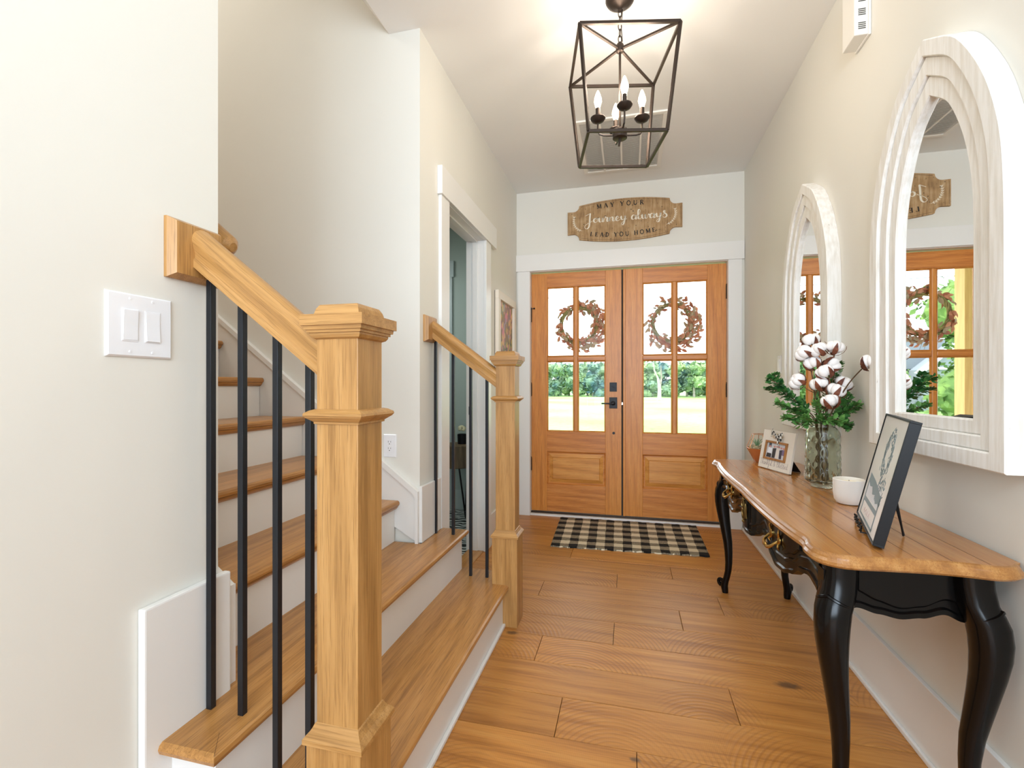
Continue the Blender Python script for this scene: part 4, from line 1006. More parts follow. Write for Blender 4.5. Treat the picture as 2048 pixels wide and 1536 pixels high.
MB().prism([(SX + x, SZ + z) for x, z in so], 'Y', YD - 0.022, YD - 0.0005).build('board', SIGNM, sg_)
LNM = plain('burnt_line', srgb(112, 84, 56), 0.7)
for e_ in (1, -1):
    strokes_to_mesh([([(x, e_ * (0.140 + 0.035 * (1 - (x / 0.375) ** 2))) for x in [-0.375 + 0.75 * i / 24 for i in range(25)]], 0.0013)], Matrix.Translation((SX, YD - 0.022, SZ)), 0.0005, 'border_line', LNM, sg_)
    strokes_to_mesh([([(e_ * 0.482, -0.09), (e_ * 0.482, 0.09)], 0.0013)], Matrix.Translation((SX, YD - 0.022, SZ)), 0.0005, 'border_line', LNM, sg_)
Ms = Matrix.Translation((SX, YD - 0.022, SZ))
def arc_top(x): return (0.122 - 0.009 * (x / 0.22) ** 2, -0.37 * x)
def arc_bot(x): return (-0.147 + 0.020 * (x / 0.28) ** 2, 0.51 * x)
s1, xe = serif_text('MAY YOUR', -0.229, 0.0385, 0.0225, arc_top)
for g_ in s1: strokes_to_mesh(g_, Ms, 0.001, 'letter', SIGNB, sg_)
s2, xe2 = serif_text('LEAD YOU HOME', -0.291, 0.0360, 0.0175, arc_bot)
for g_ in s2: strokes_to_mesh(g_, Ms, 0.001, 'letter', SIGNB, sg_)
s3, xe3 = script_text('Journey always', -0.350, 0.082, lambda x: (-0.008, 0), 0.0068, kx=1.19)
strokes_to_mesh(s3, Ms, 0.0012, 'lettering', SIGNW, sg_)
lf = []
for s in (-1, 1):
    path = cr([(s * 0.362, -0.074, 0), (s * 0.400, -0.058, 0), (s * 0.428, -0.022, 0), (s * 0.438, 0.018, 0), (s * 0.432, 0.060, 0)], 5)
    lf.append(([(v.x, v.y) for v in path], 0.0012))
    for i in range(2, len(path) - 1, 2):
        p = path[i]; t = (path[i + 1] - path[i - 1]).normalized()
        for q in (-1, 1):
            nn = Vector((-t.y, t.x, 0)) * q; e = p + t * 0.016 + nn * 0.011
            mid_ = (p + e) / 2; lf.append(([(p.x, p.y), (mid_.x, mid_.y), (e.x, e.y)], [0.0004, 0.0028, 0.0004]))
strokes_to_mesh(lf, Ms, 0.001, 'sprig_print', SIGNW, sg_)
for dx in (-0.3, 0.3): MB().box(SX + dx - 0.01, SX + dx + 0.01, YD - 0.001, YD - 0.0002, SZ + 0.10, SZ + 0.13).build('hanger', BLACKMET, sg_)

# ------------------------------------------------------------------ rug
rg = MB(); nx, ny = 68, 44
C = [Vector((-0.567, 3.484, 0)), Vector((0.552, 3.537, 0)), Vector((0.557, 4.281, 0)), Vector((-0.602, 4.263, 0))]
vs, uv = [], []
for j in range(ny + 1):
    for i in range(nx + 1):
        u, v = i / nx, j / ny
        p = (C[0] * (1 - u) + C[1] * u) * (1 - v) + (C[3] * (1 - u) + C[2] * u) * v
        ex = 0.006 * math.sin(i * 1.3) * (1 if j in (0, ny) else 0) ; w = 0.0012 * math.sin(i * 0.37) * math.cos(j * 0.55)
        vs.append((p.x, p.y + ex - 0.02 * math.sin(PI * u) * v * 0, 0.009 + w + 0.001 * ((i + j) % 2))); uv.append((u, v))
fs = [(j * (nx + 1) + i, j * (nx + 1) + i + 1, (j + 1) * (nx + 1) + i + 1, (j + 1) * (nx + 1) + i) for j in range(ny) for i in range(nx)]
edge = [i for i in range(nx + 1)] + [(j + 1) * (nx + 1) - 1 for j in range(1, ny + 1)] + [ny * (nx + 1) + i for i in range(nx - 1, -1, -1)] + [j * (nx + 1) for j in range(ny - 1, 0, -1)]
k0 = len(vs); vs += [(vs[e][0], vs[e][1], 0.0004) for e in edge]; uv += [uv[e] for e in edge]; ne = len(edge)
fs += [(edge[(i + 1) % ne], edge[i], k0 + i, k0 + (i + 1) % ne) for i in range(ne)]
fs.append(tuple(k0 + i for i in range(ne)))
rug = obj('door_mat', vs, fs, plaid(), None, True)
ul = rug.data.uv_layers.new(name='UVMap')
for lp in rug.data.loops: ul.data[lp.index].uv = uv[lp.vertex_index]
rug.data.update(); tag(rug, 'black and cream checked woven mat on floor before the front doors', 'rug')

# ------------------------------------------------------------------ picture on the hall wall
pc = thing('framed_painting', (XL, 3.84, 1.6), 'narrow looking floral painting in pale frame on left wall beside front doors', 'picture')
py0, py1, pz0, pz1 = 3.55, 4.135, 1.28, 1.955; f = MB()
PF = plain('pale_frame', srgb(232, 220, 204), 0.5)
for a in ((py0, py1, pz0, pz0 + 0.065), (py0, py1, pz1 - 0.065, pz1)):
    MB().box(XL + 0.004, XL + 0.034, a[0], a[1], a[2], a[3], b=0.003).build('frame_rail', PF, pc)
for a in ((py0, py0 + 0.065), (py1 - 0.065, py1)):
    MB().box(XL + 0.004, XL + 0.034, a[0], a[1], pz0 + 0.065, pz1 - 0.065, b=0.003).build('frame_rail', PF, pc)
MB().box(XL + 0.0006, XL + 0.0045, py0 + 0.004, py1 - 0.004, pz0 + 0.004, pz1 - 0.004).build('backing', SLOT, pc)
MB().box(XL + 0.004, XL + 0.014, py0 + 0.06, py1 - 0.06, pz0 + 0.06, pz1 - 0.06).build('canvas', painting(), pc)

# ------------------------------------------------------------------ things on the table
# candle bowl
t = thing('candle_bowl', (0.790, 1.992, TZ), 'round white ceramic candle bowl between the glass vase and black framed print', 'candle')
MB().lathe([(0.028, 0.0), (0.038, 0.003), (0.046, 0.015), (0.0495, 0.040), (0.0505, 0.090), (0.0490, 0.0915), (0.0470, 0.090), (0.046, 0.076), (0.0, 0.076)], (0.790, 1.992, TZ + 0.0003), 40).build('bowl', CERAMIC, t, smooth=True)
MB().lathe([(0.0, 0.0765), (0.0462, 0.0765), (0.0462, 0.0785), (0.0, 0.0785)], (0.790, 1.992, TZ), 32).build('wax', WAX, t, smooth=True)
MB().tube([(0.790, 1.992, TZ + 0.078), (0.791, 1.993, TZ + 0.088)], 0.001, 6).build('wick', SLOT, t)
# glass vase with embossed diamonds
VX, VY = 0.812, 2.297
t = thing('glass_vase', (VX, VY, TZ), 'tall embossed greenish glass vase holding cotton stems on the table', 'vase')
def fl(a, z):
    if z < 0.03 or z > 0.235: return 1.0
    return 1.0 + 0.055 * abs(math.sin(a * 6 + z * 62)) * abs(math.sin(a * 6 - z * 62))
zs = [0.030 + 0.205 * i / 34 for i in range(35)]
prof = [(0.040, 0.0), (0.044, 0.002), (0.044, 0.010), (0.046, 0.014), (0.060, 0.024)] + [(0.0655 - 0.004 * (z - 0.03) / 0.2, z) for z in zs] + [(0.056, 0.250), (0.046, 0.258), (0.0445, 0.264), (0.0445, 0.282), (0.0465, 0.286), (0.0465, 0.290), (0.0420, 0.290), (0.0415, 0.262), (0.052, 0.250), (0.0575, 0.236), (0.0600, 0.12), (0.0610, 0.034), (0.050, 0.024), (0.0002, 0.020)]
MB().lathe(prof, (VX, VY, TZ + 0.0004), 96, flute=lambda a, z: fl(a, z)).build('vessel', VASEG, t, smooth=True)

# cotton stems
def stemtube(parent, pts, r0, r1, mat=STEM):
    S = cr(pts, 6); n = len(S); return MB().tube(S, [r0 + (r1 - r0) * i / (n - 1) for i in range(n)], 6).build('stem', mat, parent, smooth=True)
def boll(parent, c, d, r=0.031):
    c = Vector(c); d = Vector(d).normalized(); Q = Matrix.Translation(c) @ d.to_track_quat('Z', 'Y').to_matrix().to_4x4()
    rnd = random.Random(int(c.x * 1e4) + int(c.z * 1e4)); b = MB(); ph = rnd.random() * 6
    for i in range(5):
        a = ph + 2 * PI * i / 5
        b.sphere((r * 0.55 * math.cos(a), r * 0.55 * math.sin(a), r * 0.05 * rnd.uniform(-1, 1)), r * rnd.uniform(0.58, 0.70), 9, (1, 1, 1.15), Q)
    b.sphere((0, 0, r * 0.25), r * 0.62, 9, (1, 1, 1), Q)
    o = b.build('cotton_boll', COTTON, parent, smooth=True)
    h = MB()
    for i in range(4):
        a = ph + 0.6 + 2 * PI * i / 4; ca, sa = math.cos(a), math.sin(a); L = r * rnd.uniform(1.0, 1.35)
        pr = []
        for t_, w_ in ((0, 0.05), (0.25, 0.26), (0.55, 0.32), (0.8, 0.18), (1.0, 0.02)):
            ang = -1.45 + 1.70 * t_; rad_ = r * (1.22 + 0.10 * t_); x = rad_ * math.cos(ang); z = rad_ * math.sin(ang)
            pr.append((x, z, w_ * r))
        vs_ = []
        for x, z, w_ in pr:
            for s in (-1, 1):
                vs_.append((x * ca - s * w_ * sa, x * sa + s * w_ * ca, z)); vs_.append(((x - 0.0012) * ca - s * w_ * sa, (x - 0.0012) * sa + s * w_ * ca, z))
        f_ = []
        for k in range(4):
            A, B = k * 4, (k + 1) * 4; f_ += [(A, B, B + 2, A + 2), (A + 1, A + 3, B + 3, B + 1), (A, A + 1, B + 1, B), (A + 2, B + 2, B + 3, A + 3)]
        h.add(vs_, f_, Q)
    h.build('husk', CALYX, o)
    return o
def cotton(label, path, bolls, gi):
    t = thing('cotton_stem', path[0], label, 'cotton stem', 'cotton stems in the glass vase')
    stemtube(t, path, 0.0042, 0.0022)
    for (bp, bd, att) in bolls:
        bp = Vector(bp)
        a = Vector(att); mid_ = (a + bp) / 2 + Vector((0, 0, -0.006)); MB().tube(cr([a, mid_, bp - Vector(bd).normalized() * 0.02], 4), 0.0018, 5).build('twig', STEM, t, smooth=True)
        boll(t, bp, (bd[0] * 1.3, abs(bd[1]) * 0.25 - 0.1, bd[2] + 0.35))
zV = TZ + 0.03
cotton('cotton stem rising highest with three bolls at its top', [(0.80, 2.30, zV), (0.81, 2.31, 1.02), (0.80, 2.30, 1.20), (0.79, 2.30, 1.36)],
       [((0.772, 2.315, 1.402), (-.2, -.4, .8), (0.79, 2.30, 1.35)), ((0.788, 2.28, 1.358), (-.5, -.7, .4), (0.79, 2.30, 1.33)), ((0.735, 2.30, 1.345), (-.8, -.4, .3), (0.79, 2.30, 1.30))], 0)
cotton('cotton stem in the vase leaning right with two high bolls', [(0.83, 2.29, zV), (0.82, 2.29, 1.02), (0.825, 2.28, 1.20), (0.845, 2.27, 1.33)],
       [((0.848, 2.265, 1.366), (.2, -.6, .7), (0.845, 2.27, 1.32)), ((0.842, 2.275, 1.290), (.5, -.5, -.1), (0.832, 2.28, 1.25)), ((0.805, 2.26, 1.262), (-.3, -.9, .3), (0.826, 2.28, 1.21))], 1)
cotton('cotton stem leaning left toward the front doors with low bolls', [(0.79, 2.31, zV), (0.795, 2.31, 1.03), (0.785, 2.31, 1.18), (0.772, 2.31, 1.27)],
       [((0.772, 2.30, 1.303), (-.3, -.7, .5), (0.775, 2.31, 1.25)), ((0.718, 2.32, 1.222), (-.9, -.2, .2), (0.786, 2.31, 1.17)), ((0.790, 2.27, 1.212), (-.1, -.9, .2), (0.788, 2.31, 1.16))], 2)
cotton('cotton stem bending far right with one lone boll near the large mirror', [(0.82, 2.28, zV), (0.82, 2.28, 1.02), (0.86, 2.20, 1.19), (0.893, 2.10, 1.285)],
       [((0.898, 2.075, 1.292), (.1, -.8, .2), (0.892, 2.11, 1.275)), ((0.880, 2.27, 1.214), (.5, -.5, .4), (0.84, 2.25, 1.12))], 3)
cotton('short cotton stem with front facing bolls just above the greenery', [(0.81, 2.27, zV), (0.812, 2.275, 1.02), (0.815, 2.26, 1.09), (0.83, 2.25, 1.16)],
       [((0.812, 2.225, 1.138), (-.1, -1, .15), (0.815, 2.26, 1.09)), ((0.842, 2.24, 1.182), (.3, -.8, .4), (0.828, 2.25, 1.14))], 4)
# eucalyptus sprigs
def sprig(label, path, n, seed, side=0.028, branches=()):
    rnd = random.Random(seed)
    t = thing('eucalyptus_sprig', path[0], label, 'greenery', 'green sprigs in the glass vase')
    stemtube(t, path, 0.003, 0.0012)
    lv = MB()
    def leafy(P, n, t0, lsz):
        S = cr(P, 10); m_ = len(S)
        n = int(n * 1.7)
        for i in range(n):
            f_ = t0 + (1 - t0) * i / (n - 1); q = min(m_ - 2, int(f_ * (m_ - 1))); p = S[q]; tg = (S[q + 1] - p).normalized()
            for s in range(3):
                a = i * 1.1 + s * 2.1 + rnd.uniform(-.3, .3); up = Vector((math.cos(a), math.sin(a), 0)); nrm = (up - tg * up.dot(tg)); nrm = nrm.normalized() if nrm.length > .1 else Vector((0, -1, 0))
                d = (nrm + tg * 0.5).normalized(); L = lsz * rnd.uniform(0.85, 1.3) * (1.15 - 0.45 * f_); w_ = d.cross(Vector((rnd.uniform(-.5, .5), rnd.uniform(-.5, .5), 1))).normalized() * L * 0.42
                nn = d.cross(w_).normalized() * L * 0.10
                b = p + d * 0.003
                lv.add([b, b + d * L * 0.35 + w_ * 0.85 + nn, b + d * L * 0.7 + w_ * 0.8 + nn, b + d * L, b + d * L * 0.7 - w_ * 0.8 + nn, b + d * L * 0.35 - w_ * 0.85 + nn, b + d * L * 0.5], [(0, 1, 6), (1, 2, 6), (2, 3, 6), (3, 4, 6), (4, 5, 6), (5, 0, 6)])
    leafy(path, n, 0.42, side)
    for (P, k) in branches:
        MB().tube(cr(P, 6), 0.0012, 5).build('twig', STEM, t); leafy(P, k, 0.15, side)
    o = lv.build('leaves', LEAFG, t, smooth=True); o['kind'] = 'stuff'
sprig('green leafy sprig reaching up left beyond the far arched mirror edge', [(0.80, 2.32, zV), (0.80, 2.32, 1.03), (0.73, 2.33, 1.12), (0.665, 2.34, 1.19), (0.635, 2.34, 1.255)], 22, 1, branches=[([(0.70, 2.335, 1.15), (0.64, 2.34, 1.18), (0.605, 2.34, 1.19)], 8), ([(0.665, 2.34, 1.19), (0.625, 2.33, 1.225), (0.61, 2.33, 1.235)], 6)])
sprig('green leafy sprig hanging out left of the vase over the photo frame', [(0.79, 2.31, zV), (0.79, 2.31, 1.03), (0.74, 2.31, 1.085), (0.69, 2.31, 1.10), (0.635, 2.31, 1.125)], 22, 2, branches=[([(0.74, 2.31, 1.085), (0.69, 2.28, 1.06), (0.655, 2.28, 1.065)], 10), ([(0.77, 2.31, 1.06), (0.73, 2.28, 1.035), (0.70, 2.27, 1.045)], 8)])
sprig('green leafy sprig standing highest behind the cotton on the right', [(0.82, 2.33, zV), (0.82, 2.33, 1.03), (0.845, 2.33, 1.17), (0.87, 2.33, 1.25), (0.885, 2.33, 1.305)], 20, 3, side=0.030)
sprig('green leafy sprig spreading right of the vase toward the wall', [(0.83, 2.29, zV), (0.83, 2.29, 1.03), (0.86, 2.27, 1.08), (0.895, 2.25, 1.10), (0.915, 2.22, 1.125)], 18, 4, branches=[([(0.85, 2.28, 1.06), (0.88, 2.26, 1.045), (0.895, 2.25, 1.03)], 10), ([(0.86, 2.27, 1.08), (0.88, 2.27, 1.13), (0.90, 2.27, 1.165)], 10)])
sprig('short green sprig at the front of the vase mouth with bright leaves', [(0.81, 2.28, zV), (0.81, 2.28, 1.03), (0.805, 2.25, 1.06), (0.80, 2.22, 1.06)], 16, 5, branches=[([(0.808, 2.27, 1.05), (0.78, 2.25, 1.10), (0.775, 2.25, 1.14)], 10), ([(0.81, 2.27, 1.05), (0.84, 2.23, 1.06), (0.855, 2.22, 1.05)], 9), ([(0.80, 2.28, 1.05), (0.75, 2.26, 1.05), (0.73, 2.26, 1.07)], 9)])

# local frame helper: origin, right vector, lean
def panel_frame(bl, br, lean):
    """bl, br: bottom corners on the table (seen from the front); lean: horizontal run of the top behind the bottom / height"""
    bl, br = Vector(bl), Vector(br); r = (br - bl).normalized(); back = Vector((0, 0, 1)).cross(r)   # points away from the viewer side
    return bl, r, back, (br - bl).length
# small white photo frame
bl, rr_, bk, Wf = panel_frame((0.675, 2.785, TZ + 0.001), (0.756, 2.552, TZ + 0.001), 0)
if bk.x < 0: bk = -bk
Hf = 0.205; lean = math.atan(0.036 / 0.19)
upv = (Vector((0, 0, 1)) * math.cos(lean) + bk * math.sin(lean)); nb = (bk * math.cos(lean) - Vector((0, 0, 1)) * math.sin(lean))
# local axes: x = along width, y = into the frame (back), z = up
MF = Matrix(((rr_.x, nb.x, upv.x, bl.x), (rr_.y, nb.y, upv.y, bl.y), (rr_.z, nb.z, upv.z, bl.z), (0, 0, 0, 1)))
t = thing('photo_frame', ((0.675 + 0.756) / 2, 2.668, TZ), 'small white standing photo frame with checked bow and family photo on the table', 'photo frame')
WHW = plain('whitewashed_board', srgb(232, 222, 208), 0.6, bump=0.3, bscale=120)
MB().box(0, Wf, 0.0, 0.012, 0.004, Hf, b=0.001, M=MF).build('board', WHW, t)
ix0, ix1, iz0, iz1 = Wf * 0.155, Wf * 0.84, 0.052, 0.150; wf_ = 0.011
FRW = wood('stained_inner_frame', dark=srgb(120, 74, 34), mid=srgb(168, 112, 58), light=srgb(190, 136, 76), axis='Z', rough=0.5)
for a in ((ix0, ix1, iz0, iz0 + wf_), (ix0, ix1, iz1 - wf_, iz1), (ix0, ix0 + wf_, iz0 + wf_, iz1 - wf_), (ix1 - wf_, ix1, iz0 + wf_, iz1 - wf_)):
    MB().box(a[0], a[1], -0.008, 0.0, a[2], a[3], b=0.001, M=MF).build('inner_frame', FRW, t)
ph_ = MB().box(ix0 + wf_, ix1 - wf_, -0.0015, 0.0, iz0 + wf_, iz1 - wf_, M=MF).build('photograph', plain('photo_paper', srgb(206, 204, 206), 0.3), t)
def blob(name, col, pts, y, parent, M=MF, w0=ix0 + wf_, w1=ix1 - wf_, h0=iz0 + wf_, h1=iz1 - wf_):
    P = [(w0 + (w1 - w0) * a, h0 + (h1 - h0) * b) for a, b in pts]; n = len(P)
    vs_ = [M @ Vector((x, y, z)) for x, z in P] + [M @ Vector((x, y + 0.0003, z)) for x, z in P]
    o = MB().add(vs_, [tuple(range(n)), tuple(range(2 * n - 1, n - 1, -1))] + [(i, (i + 1) % n, n + (i + 1) % n, n + i) for i in range(n)]).build(name, plain(name + '_ink', col, 0.35), parent); return o
blob('print_area', srgb(60, 72, 84), [(0.10, 0.62), (0.24, 0.62), (0.24, 1.0), (0.10, 1.0)], -0.0019, ph_)
blob('print_area', srgb(232, 234, 240), [(0.08, 0.30), (0.30, 0.28), (0.30, 0.68), (0.10, 0.70)], -0.0021, ph_)
blob('print_area', srgb(48, 40, 44), [(0.04, 0.02), (0.30, 0.02), (0.30, 0.30), (0.06, 0.30)], -0.0021, ph_)
blob('print_area', srgb(44, 38, 42), [(0.34, 0.02), (0.50, 0.02), (0.52, 0.70), (0.34, 0.66)], -0.0021, ph_)
blob('print_area', srgb(226, 216, 206), [(0.52, 0.04), (0.68, 0.04), (0.68, 0.72), (0.54, 0.70)], -0.0021, ph_)
blob('print_area', srgb(62, 54, 70), [(0.72, 0.04), (0.84, 0.04), (0.84, 0.66), (0.70, 0.60)], -0.0021, ph_)
blob('print_area', srgb(120, 104, 140), [(0.84, 0.30), (0.95, 0.28), (0.94, 0.66), (0.84, 0.66)], -0.0021, ph_)
for fx, fz in ((0.18, 0.76), (0.42, 0.78), (0.55, 0.82), (0.66, 0.80), (0.78, 0.76), (0.90, 0.74)):
    blob('print_area', srgb(206, 140, 128), [(fx + 0.05 * math.cos(a), fz + 0.07 * math.sin(a)) for a in [2 * PI * i / 10 for i in range(10)]], -0.0023, ph_)
s4, _ = script_text('Thankful & Blessed', 0.0, 0.030, lambda x: (0, 0), 0.00055, 0.8)
wd = _; kx = (Wf - 0.030) / wd
s4 = [([(x * kx + 0.012, z + 0.022) for x, z in p], w_) for p, w_ in s4]
strokes_to_mesh(s4, MF, 0.0004, 'lettering', plain('grey_ink', srgb(140, 120, 118), 0.6), t)
# bow
bw = MB(); cx_ = Wf * 0.52; cz_ = Hf - 0.032
for s, tilt in ((-1, 0.5), (1, -0.1)):
    for k in range(2):
        P = [(cx_, -0.012, cz_), (cx_ + s * 0.020, -0.020, cz_ + 0.012 + 0.012 * tilt), (cx_ + s * 0.042, -0.016, cz_ + (0.016 if k else -0.006) + 0.03 * tilt)]
        S = cr(P, 4); vs_ = []
        for i, p in enumerate(S):
            w_ = 0.004 + 0.010 * i / len(S); vs_ += [MF @ Vector((p.x, p.y, p.z - w_)), MF @ Vector((p.x, p.y, p.z + w_)), MF @ Vector((p.x, p.y + 0.002, p.z + w_)), MF @ Vector((p.x, p.y + 0.002, p.z - w_))]
        f_ = []
        for i in range(len(S) - 1):
            A, B = i * 4, (i + 1) * 4
            for q in range(4): f_.append((A + q, A + (q + 1) % 4, B + (q + 1) % 4, B + q))
        bw.add(vs_, f_)
bw.sphere((cx_, -0.014, cz_), 0.009, 8, (1, 0.8, 1.1), MF)
bw.box(cx_ + 0.006, cx_ + 0.018, -0.012, -0.009, cz_ - 0.045, cz_, M=MF)
m = N('checked_ribbon'); tc = m.n('ShaderNodeTexCoord'); ck = m.n('ShaderNodeTexChecker', {'Vector': tc.outputs['Object'], 'Scale': 75.0, 'Color1': srgb(18, 18, 20), 'Color2': srgb(232, 226, 216)}); m.l(ck.outputs[0], m.p.inputs['Base Color'])
bw.build('bow', m.m, t)
rf_ = MB(); rnd = random.Random(3)
for i in range(14):
    a = i * 2 * PI / 14; rf_.tube([MF @ Vector((cx_, -0.006, cz_)), MF @ Vector((cx_ + 0.046 * math.cos(a), -0.008, cz_ + 0.016 * math.sin(a) + 0.005))], 0.0009, 4)
rf_.build('raffia', plain('raffia_straw', srgb(216, 186, 130), 0.8), t)
MB().prism([(0.012, 0.10), (0.012, 0.11), (0.088, -0.008), (0.070, -0.008)], 'X', Wf * 0.38, Wf * 0.62, M=MF @ Matrix.Identity(4)).build('easel_back', MATBLACK, t) if False else None
q0 = MF @ Vector((Wf * 0.72, 0.012, 0.115)); q1 = Vector((0.835, 2.640, TZ + 0.0008)); q2 = Vector((0.800, 2.675, TZ + 0.0008)); q3 = MF @ Vector((Wf * 0.55, 0.012, 0.115))
off = Vector((0.003, 0.001, 0.0))
MB().add([q0, q1, q2, q3, q0 + off, q1 + off, q2 + off, q3 + off], [(0, 1, 2, 3), (7, 6, 5, 4), (0, 4, 5, 1), (1, 5, 6, 2), (2, 6, 7, 3), (3, 7, 4, 0)]).build('easel_back', MATBLACK, t)

# black framed print on a wire easel
bl, rr_, bk, Wa = panel_frame((0.742, 1.816, TZ + 0.010), (0.630, 1.452, TZ + 0.010), 0)
if bk.x < 0: bk = -bk
Ha = 0.345; lean = math.atan(0.075 / 0.32)
upv = (Vector((0, 0, 1)) * math.cos(lean) + bk * math.sin(lean)); nb = (bk * math.cos(lean) - Vector((0, 0, 1)) * math.sin(lean))
MA = Matrix(((rr_.x, nb.x, upv.x, bl.x), (rr_.y, nb.y, upv.y, bl.y), (rr_.z, nb.z, upv.z, bl.z), (0, 0, 0, 1)))
t = thing('framed_print', (0.70, 1.63, TZ), 'black framed grey wreath print leaning on the near half of the table', 'picture')
fw, fd = 0.006, 0.026
MB().box(0, Wa, 0, fd, 0, fw, b=0.0008, M=MA).build('frame_rail', MATBLACK, t)
MB().box(0, Wa, 0, fd, Ha - fw, Ha, b=0.0008, M=MA).build('frame_rail', MATBLACK, t)
MB().box(0, fw, 0, fd, fw, Ha - fw, b=0.0008, M=MA).build('frame_rail', MATBLACK, t)
MB().box(Wa - fw, Wa, 0, fd, fw, Ha - fw, b=0.0008, M=MA).build('frame_rail', MATBLACK, t)
pr_ = MB().box(fw, Wa - fw, 0.003, 0.020, fw, Ha - fw, M=MA).build('print', plain('print_paper', srgb(246, 244, 242), 0.25), t)
INK = plain('blue_grey_ink', srgb(122, 140, 148), 0.5); INK2 = plain('pale_ink', srgb(206, 208, 214), 0.5); REDI = plain('faint_red_ink', srgb(204, 176, 178), 0.5)
def pfl(strokes, mat, name='print_area', yo=0.003): return strokes_to_mesh(strokes, MA @ Matrix.Translation((0, yo, 0)), 0.0004, name, mat, pr_)
rnd = random.Random(11); ls = []
for i in range(150):
    a = rnd.random() * 2 * PI; r = rnd.gauss(0.050, 0.010); cx_, cz_ = 0.215 + r * 1.0 * math.cos(a), 0.235 + r * 1.15 * math.sin(a)
    d = a + PI / 2 + rnd.uniform(-.9, .9); L = rnd.uniform(0.012, 0.022)
    ls.append(([(cx_ - L / 2 * math.cos(d), cz_ - L / 2 * math.sin(d)), (cx_, cz_), (cx_ + L / 2 * math.cos(d), cz_ + L / 2 * math.sin(d))], [0.0005, 0.0032, 0.0005]))
pfl(ls, INK)
def pbox(x0, x1, z0, z1, mat, y): MB().box(x0, x1, y, y + 0.0004, z0, z1, M=MA).build('print_area', mat, pr_)
pbox(0.040, 0.052, 0.015, 0.130, INK, 0.0024); pbox(0.285, 0.297, 0.015, 0.120, INK, 0.0024); pbox(0.052, 0.285, 0.060, 0.074, INK, 0.0024); pbox(0.040, 0.297, 0.014, 0.020, INK, 0.0024)
ls = []
for i in range(26):
    x = 0.058 + i * 0.0088; ls.append(([(x, 0.078), (x, 0.135)], 0.0014))
pfl(ls, INK2)
tri = [(0.045, 0.125), (0.045, 0.150), (0.16, 0.140), (0.30, 0.115), (0.297, 0.085), (0.27, 0.095), (0.24, 0.085), (0.20, 0.105), (0.16, 0.098), (0.13, 0.118), (0.09, 0.112)]
n_ = len(tri); MB().add([MA @ Vector((x, 0.0024, z)) for x, z in tri] + [MA @ Vector((x, 0.0028, z)) for x, z in tri], [tuple(range(n_))] + [(i, (i + 1) % n_, n_ + (i + 1) % n_, n_ + i) for i in range(n_)]).build('print_area', INK, pr_)
ls = []
for i in range(70):
    x, z = rnd.uniform(0.20, 0.30), rnd.uniform(0.085, 0.165); d = rnd.uniform(0, PI); L = 0.014
    ls.append(([(x, z), (x + L / 2 * math.cos(d), z + L / 2 * math.sin(d)), (x + L * math.cos(d), z + L * math.sin(d))], [0.0005, 0.0028, 0.0005]))
pfl(ls, INK)
ls = [([(0.10 + 0.03 * i, 0.034 + 0.004 * math.sin(i * 2)), (0.11 + 0.03 * i, 0.046), (0.12 + 0.03 * i, 0.032)], 0.0012) for i in range(4)]
pfl(ls, REDI)
# wire easel
e = thing('wire_easel', (0.74, 1.61, TZ), 'black twisted wire easel holding the black framed print', 'easel')
def W_(x, y, z): return MA @ Vector((x, y, z))
def gnd(p): return Vector((p.x, p.y, TZ + 0.003))
for s in (-1, 1):
    a = W_(Wa / 2 + s * 0.045, fd + 0.003, 0.16); b = W_(Wa / 2 + s * 0.06, fd + 0.003, 0.0); c = W_(Wa / 2 + s * 0.06, -0.012, -0.004); c2 = W_(Wa / 2 + s * 0.06, -0.014, 0.016)
    MB().tube([a, b, c, c2], 0.0025, 6).build('wire', BLACKMET, e)
f1 = W_(Wa / 2 - 0.045, fd + 0.003, 0.16); g1 = Vector((0.772, 1.595, TZ + 0.003)); f2 = W_(Wa / 2 + 0.045, fd + 0.003, 0.16); g2 = Vector((0.768, 1.590, TZ + 0.003))
for f_, g_ in ((f1, g1), (f2, g2)): MB().tube([f_, g_], 0.0028, 6).build('strut', BLACKMET, e)
sc_ = [W_(Wa * 0.20 + i * 0.008, -0.010 - 0.004 * (i % 2), 0.004 + 0.006 * math.sin(i * 1.1)) for i in range(22)]
MB().tube(sc_, 0.0028, 6).build('front_lip', BLACKMET, e, smooth=True)
for i_, xx in enumerate((Wa * 0.22, Wa * 0.60)):
    p = W_(xx, -0.010, 0.002); MB().tube([p, gnd(p)], 0.0025, 6).build('foot', BLACKMET, e)

# terrarium: faceted glass over copper
t = thing('terrarium', (0.735, 2.965, TZ), 'faceted glass and copper terrarium with air plant at the far end of the table', 'terrarium')
cx_, cy_ = 0.735, 2.965; COP = plain('copper_foil', srgb(206, 136, 84), 0.3, 0.6)
Mt = Matrix.Translation((cx_, cy_, TZ + 0.001)) @ Matrix.Rotation(0.5, 4, 'Z')
def hexr(r, z, ph=0.0, k=6): return [Mt @ Vector((r * math.cos(ph + 2 * PI * i / k), r * math.sin(ph + 2 * PI * i / k), z)) for i in range(k)]
r0, r1, r2 = hexr(0.034, 0.0), hexr(0.078, 0.078), hexr(0.046, 0.158)
MB().loft([r0, r1], caps=False).add(r0, [tuple(range(6))]).build('copper_base', COP, t)
g = MB(); g.loft([r1, r2], caps=False); g.add(r2, [(0, 1, 2, 3, 4, 5)]); g.build('glass_top', PANE, t)
wr_ = MB()
for i in range(6):
    wr_.tube([r1[i], r2[i]], 0.0016, 5); wr_.tube([r1[i], r1[(i + 1) % 6]], 0.0016, 5); wr_.tube([r2[i], r2[(i + 1) % 6]], 0.0016, 5); wr_.tube([r0[i], r1[i]], 0.0014, 5)
wr_.build('lead_lines', COP, t)
ms = MB(); rnd = random.Random(5)
